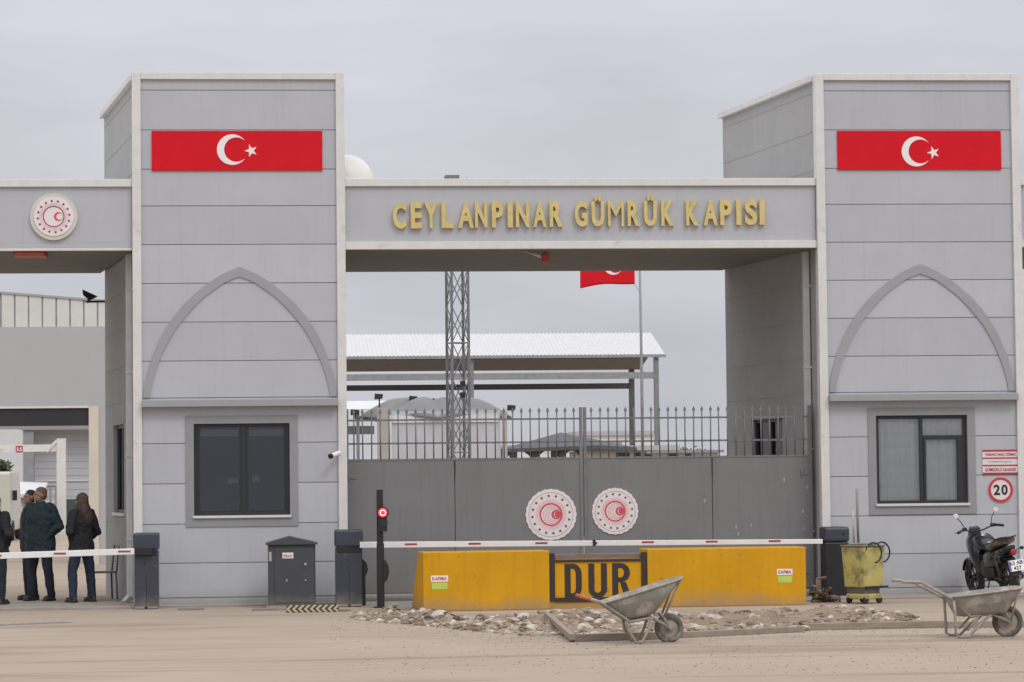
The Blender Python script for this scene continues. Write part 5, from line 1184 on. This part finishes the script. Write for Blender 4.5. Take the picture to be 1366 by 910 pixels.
# ---- trees
leafm = mat('foliage', (.055,.075,.040), .8, .35, 3, col2=(.10,.12,.07)); barkm = mat('bark', (.16,.13,.10), .9, .2, 8)
def tree(px, Y, pytop, wpx, label, seed):
    rnd = random.Random(seed); x_ = pt(px,620,y=Y).x; zt_ = cz(pytop,Y,px); rw_ = wpx/sc(Y)/2
    r_ = thing('leafy_tree', label, 'tree', (x_, Y, 0), 0, 'trees in the distance')
    bm = B(); tube(bm, [(x_,Y,0),(x_+.1,Y,zt_*.35),(x_-.1,Y,zt_*.7)], [.22,.15,.06], 8)
    for k in range(7):
        a = rnd.uniform(0,6.28); tube(bm, [(x_,Y,zt_*rnd.uniform(.3,.6)), (x_+rw_*.7*math.cos(a), Y+rw_*.7*math.sin(a), zt_*rnd.uniform(.6,.9))], [.07,.02], 6)
    obj('trunk', bm, barkm, r_); bm = B()
    cl = [(x_+rnd.uniform(-1,1)*rw_*.75, Y+rnd.uniform(-1,1)*rw_*.6, zt_*rnd.uniform(.45,.92)) for _ in range(16)]
    for k in range(2600):
        c = rnd.choice(cl); d_ = Vector((rnd.gauss(0,1),rnd.gauss(0,1),rnd.gauss(0,.7)))*rw_*.17; p = Vector(c)+d_; s1 = rnd.uniform(.05,.12)
        u = Vector((rnd.uniform(-1,1),rnd.uniform(-1,1),rnd.uniform(-1,1))).normalized()*s1; v_ = u.orthogonal().normalized()*s1*.6
        faces(bm, [p-u, p+v_, p+u, p-v_], [(0,1,2,3)])
    obj('crown', bm, leafm, r_)
tree(930, 120, 590, 60, 'bushy tree just left of the right tower flank', 1)
tree(900, 135, 597, 40, 'smaller distant tree right of the canopy post', 4)
tree(-12, 85, 608, 50, 'tree at the left edge above the white van', 2)
tree(688, 125, 590, 36, 'distant tree right of the kiosk post', 3)
# ================================================================= BEYOND THE OPEN PASSAGE
Y = 25; pal = mat('hall_grey', (.42,.42,.43), .6, .03, 1, streak=.1)
xr_ = pt(140, 500, y=Y).x + 3.5; xl_ = pt(-260, 500, y=Y).x; xo = pt(118.5, 560, y=Y).x; xc = pt(131.5, 560, y=Y).x
zL0, zL1, zT, = cz(568, Y, 60), cz(543, Y, 60), cz(436, Y, 60)
root = thing('inspection_hall', 'grey hall with ribbed parapet and dark lintel beyond the open passage', 'building', (xo, Y, 0))
bm = B(); box(bm, xl_, xr_, Y, Y+.3, zL1, zT); box(bm, xc, xr_, Y, Y+.3, 0, zL1-.001); box(bm, xl_, xl_+1, Y, Y+.3, 0, zL1-.001); box(bm, xr_-.3, xr_, Y+.301, Y+4, 0, zT); box(bm, xl_, xr_-.301, Y+3.7, Y+4, zL0, zT); obj('wall', bm, pal, root)
bm = B(); box(bm, xl_+1, xo-.001, Y+.05, Y+.35, zL0, zL1-.001); obj('lintel', bm, mat('lintel_dark', (.022,.022,.026), .5), root)
bm = B(); box(bm, xl_+1, xo, Y-.01, Y+.05, zL1-.03, zL1+.02); obj('lintel_trim', bm, trimm, root)
bm = B(); box(bm, xo, xc, Y-.03, Y+.4, 0, zL1+.0); obj('column', bm, mat('column_cream', (.62,.56,.46), .6, .05), root)
bm = B(); zz0 = zT+.001
def parz(x_): 
    f = (x_ - pt(0,390,y=Y).x)/(pt(130,401,y=Y).x-pt(0,390,y=Y).x); return cz(391+11*f, Y, 60)
x_ = xl_; pw = 18.1/sc(Y)
ph = pt(1, 420, y=Y).x; x_ = ph - pw*14
while x_ < xr_-pw:
    a, c = x_+.02, x_+pw-.02
    hexa(bm, [(a,Y+.02,zz0),(c,Y+.02,zz0),(c,Y+.12,zz0),(a,Y+.12,zz0),(a,Y+.02,parz(a)),(c,Y+.02,parz(c)),(c,Y+.12,parz(c)),(a,Y+.12,parz(a))]); x_ += pw
obj('parapet', bm, mat('parapet_sheet', (.62,.62,.60), .5, .05, 3), root)
bm = B(); hexa(bm, [(ph-pw*14,Y+.05,zz0),(xr_-.4,Y+.05,zz0),(xr_-.4,Y+.10,zz0),(ph-pw*14,Y+.10,zz0),(ph-pw*14,Y+.05,parz(ph-pw*14)),(xr_-.4,Y+.05,parz(xr_-.4)),(xr_-.4,Y+.10,parz(xr_-.4)),(ph-pw*14,Y+.10,parz(ph-pw*14))])
a, c = ph-pw*14, xr_-.4; bar(bm, (a,Y+.07,parz(a)+.02),(c,Y+.07,parz(c)+.02), .16, .05)
obj('parapet_rail', bm, mat('parapet_gap', (.34,.34,.34), .6), root)
# siding building behind
Y = 75; root = thing('site_office', 'pale grey siding office with flat eave beyond the hall opening', 'building', (pt(80,600,y=Y).x, Y, 0))
x0_, x1_ = pt(46,600,y=Y).x, pt(200,600,y=Y).x; ze_ = cz(574,Y,80)
bm = B(); box(bm, x0_, x1_, Y, Y+8, 0, ze_, 0)
zz = .3
while zz < ze_-.1: box(bm, x0_+.01, x1_, Y-.018, Y-.0, zz, zz+.26); zz += .29
obj('wall', bm, mat('siding', (.45,.455,.48), .6, .03, 2), root)
bm = B(); box(bm, pt(26,570,y=Y-1).x, x1_+.5, Y-1, Y+8.5, ze_+.01, ze_+.22); obj('roof', bm, mat('eave_grey', (.36,.36,.37), .7), root)
bm = B(); box(bm, pt(31,600,y=Y-.9).x, pt(45,600,y=Y-.9).x, Y-.9, Y-.5, 0, ze_); obj('column', bm, mat('column_grey', (.26,.265,.28), .7), root)
bm = B(); box(bm, pt(88,680,y=Y-.05).x, pt(117,680,y=Y-.05).x, Y-.06, Y-.02, 0, cz(666,Y,100)); obj('door', bm, mat('door_green', (.045,.075,.070), .5, .1), root)
bm = B(); box(bm, x0_, pt(118,641,y=Y-.05).x, Y-.06, Y-.02, cz(642,Y,100), cz(640,Y,100)); obj('trim', bm, sheet, root)
block('far_shed', 'pale shed with flat roof at the far left behind the office column', 'building', 110, -80, 30, 572, mat('shed_pale', (.58,.585,.60), .7, .04), 8, None)
# height gantry
Y = 68; root = thing('height_gantry', 'white steel height gantry with a small red plate beyond the passage', 'gantry', (pt(80,650,y=Y).x, Y, 0))
a, b_ = pt(76,650,y=Y).x, pt(88,650,y=Y).x; gw = mat('gantry_white', (.66,.64,.60), .6, .08, 3, dirt=((.30,.26,.2), 3, .62, .72))
bm = B(); box(bm, a, b_, Y-.15, Y+.15, 0, cz(585,Y,80)); obj('post', bm, gw, root)
zA, zB = cz(594.5,Y,0), cz(604,Y,0); bm = B(); hexa(bm, [(pt(-90,600,y=Y).x,Y-.1,zB),(a-.001,Y-.1,zB+.03),(a-.001,Y+.1,zB+.03),(pt(-90,600,y=Y).x,Y+.1,zB),(pt(-90,600,y=Y).x,Y-.1,zA),(a-.001,Y-.1,zA+.03),(a-.001,Y+.1,zA+.03),(pt(-90,600,y=Y).x,Y+.1,zA)]); obj('cross_arm', bm, gw, root)
bm = B(); x9 = pt(-85,650,y=Y).x; box(bm, x9-.2, x9+.2, Y-.15, Y+.15, 0, zB-.001); obj('post', bm, gw, root)
bm = B(); bar(bm, (pt(62,600,y=Y).x,Y-.12,zB+.02),(a,Y-.12,cz(588,Y,80)), .12, .1); obj('brace', bm, gw, root)
bm = B(); box(bm, pt(21.5,600,y=Y).x, pt(30.5,600,y=Y).x, Y-.13, Y-.101, cz(604,Y,25), cz(595,Y,25)); pl2 = obj('red_plate', bm, signr, root)
bm = fit_text('3.5', pt(22.5,600,y=Y).x, pt(29.5,600,y=Y).x, cz(602,Y,25), cz(597,Y,25), Y-.131, .004, .03); obj('plate_text', bm, whitem, pl2)
# white van and awning structures at far left
Y = 55; c = pt(-24, 650, y=Y); root = thing('white_van', 'white high-roofed van parked beyond the passage at the left edge', 'van', (c.x, Y, 0))
vm = mat('van_white', (.52,.50,.44), .35, .04, 3, coat=.3)
bm = B(); prism(bm, [(-.0,.35),(5.2,.35),(5.2,1.2),(4.5,1.35),(3.9,2.25),(3.6,2.4),(.05,2.4),(0,2.3)], -.95, .95, axis='x'); bm.transform(Matrix.Translation((c.x,Y,0))); obj('body', bm, vm, root, bevel=.06)
bm = B(); box(bm, c.x-.01, c.x+.01, Y-.006, Y-.001, .5, 2.2); obj('door_seam', bm, blackm, root)
for sx in (-.93,.93):
    for yy in (Y+.9, Y+4.3):
        bm = B(); lathe(bm, [(.2,-.12),(.34,-.12),(.36,0),(.34,.12),(.2,.12)], (c.x+sx*.95,yy,.36), 20, axis='x'); obj('wheel', bm, rub_, root)
for sx in (-.7,.7):
    bm = B(); box(bm, c.x+sx-.15, c.x+sx+.15, Y-.02, Y+.02, .8, 1.0); obj('tail_light', bm, mat('tail_dull', (.16,.05,.045), .5), root)
for sx in (-1,1):
    bm = B(); box(bm, c.x+sx*1.02-.08, c.x+sx*1.02+.08, Y+1.0, Y+1.1, 1.4, 1.75); obj('wing_mirror', bm, blackm, root)
bm = B(); box(bm, c.x-.6, c.x+.6, Y-.03, Y+.01, .55, .75); obj('grille', bm, blackm, root)
Y = 66; root = thing('awning_stand', 'white awning roof on grey walls behind the man in teal', 'stand', (pt(35,690,y=Y).x, Y, 0))
a, b_ = pt(10,650,y=Y).x, pt(56,650,y=Y).x; bm = B(); hexa(bm, [(a,Y,cz(662,Y,30)),(b_,Y,cz(660,Y,30)),(b_+.0,Y+3,cz(648,Y,30)),(a,Y+3,cz(645,Y,30)),(a,Y,cz(660,Y,30)),(b_,Y,cz(658,Y,30)),(b_,Y+3,cz(644,Y,30)),(a,Y+3,cz(642,Y,30))]); obj('awning', bm, sheet, root)
bm = B(); box(bm, a+.3, pt(33,650,y=Y).x, Y+.4, Y+2.8, 0, cz(664,Y,30)); obj('wall', bm, mat('stand_grey', (.30,.31,.33), .7), root)
bm = B(); box(bm, pt(36,650,y=Y).x, b_-.1, Y+.8, Y+2.8, 0, cz(672,Y,30)); obj('counter', bm, mat('stand_blue', (.16,.19,.23), .7), root)
Y = 71; root = thing('shelf_rack', 'pale open rack beside the white gantry post', 'rack', (pt(65,690,y=Y).x, Y, 0))
a, b_ = pt(56,650,y=Y).x, pt(76,650,y=Y).x
for py in (648, 655, 668, 684): 
    bm = B(); box(bm, a, b_, Y, Y+.6, cz(py+2,Y,65), cz(py,Y,65)); obj('shelf', bm, sheet if py != 648 else steel2, root)
for xx in (a, b_-.08, (a+b_)/2):
    bm = B(); box(bm, xx, xx+.08, Y-.02, Y-.001, 0, cz(648,Y,65)); obj('upright', bm, galv, root)
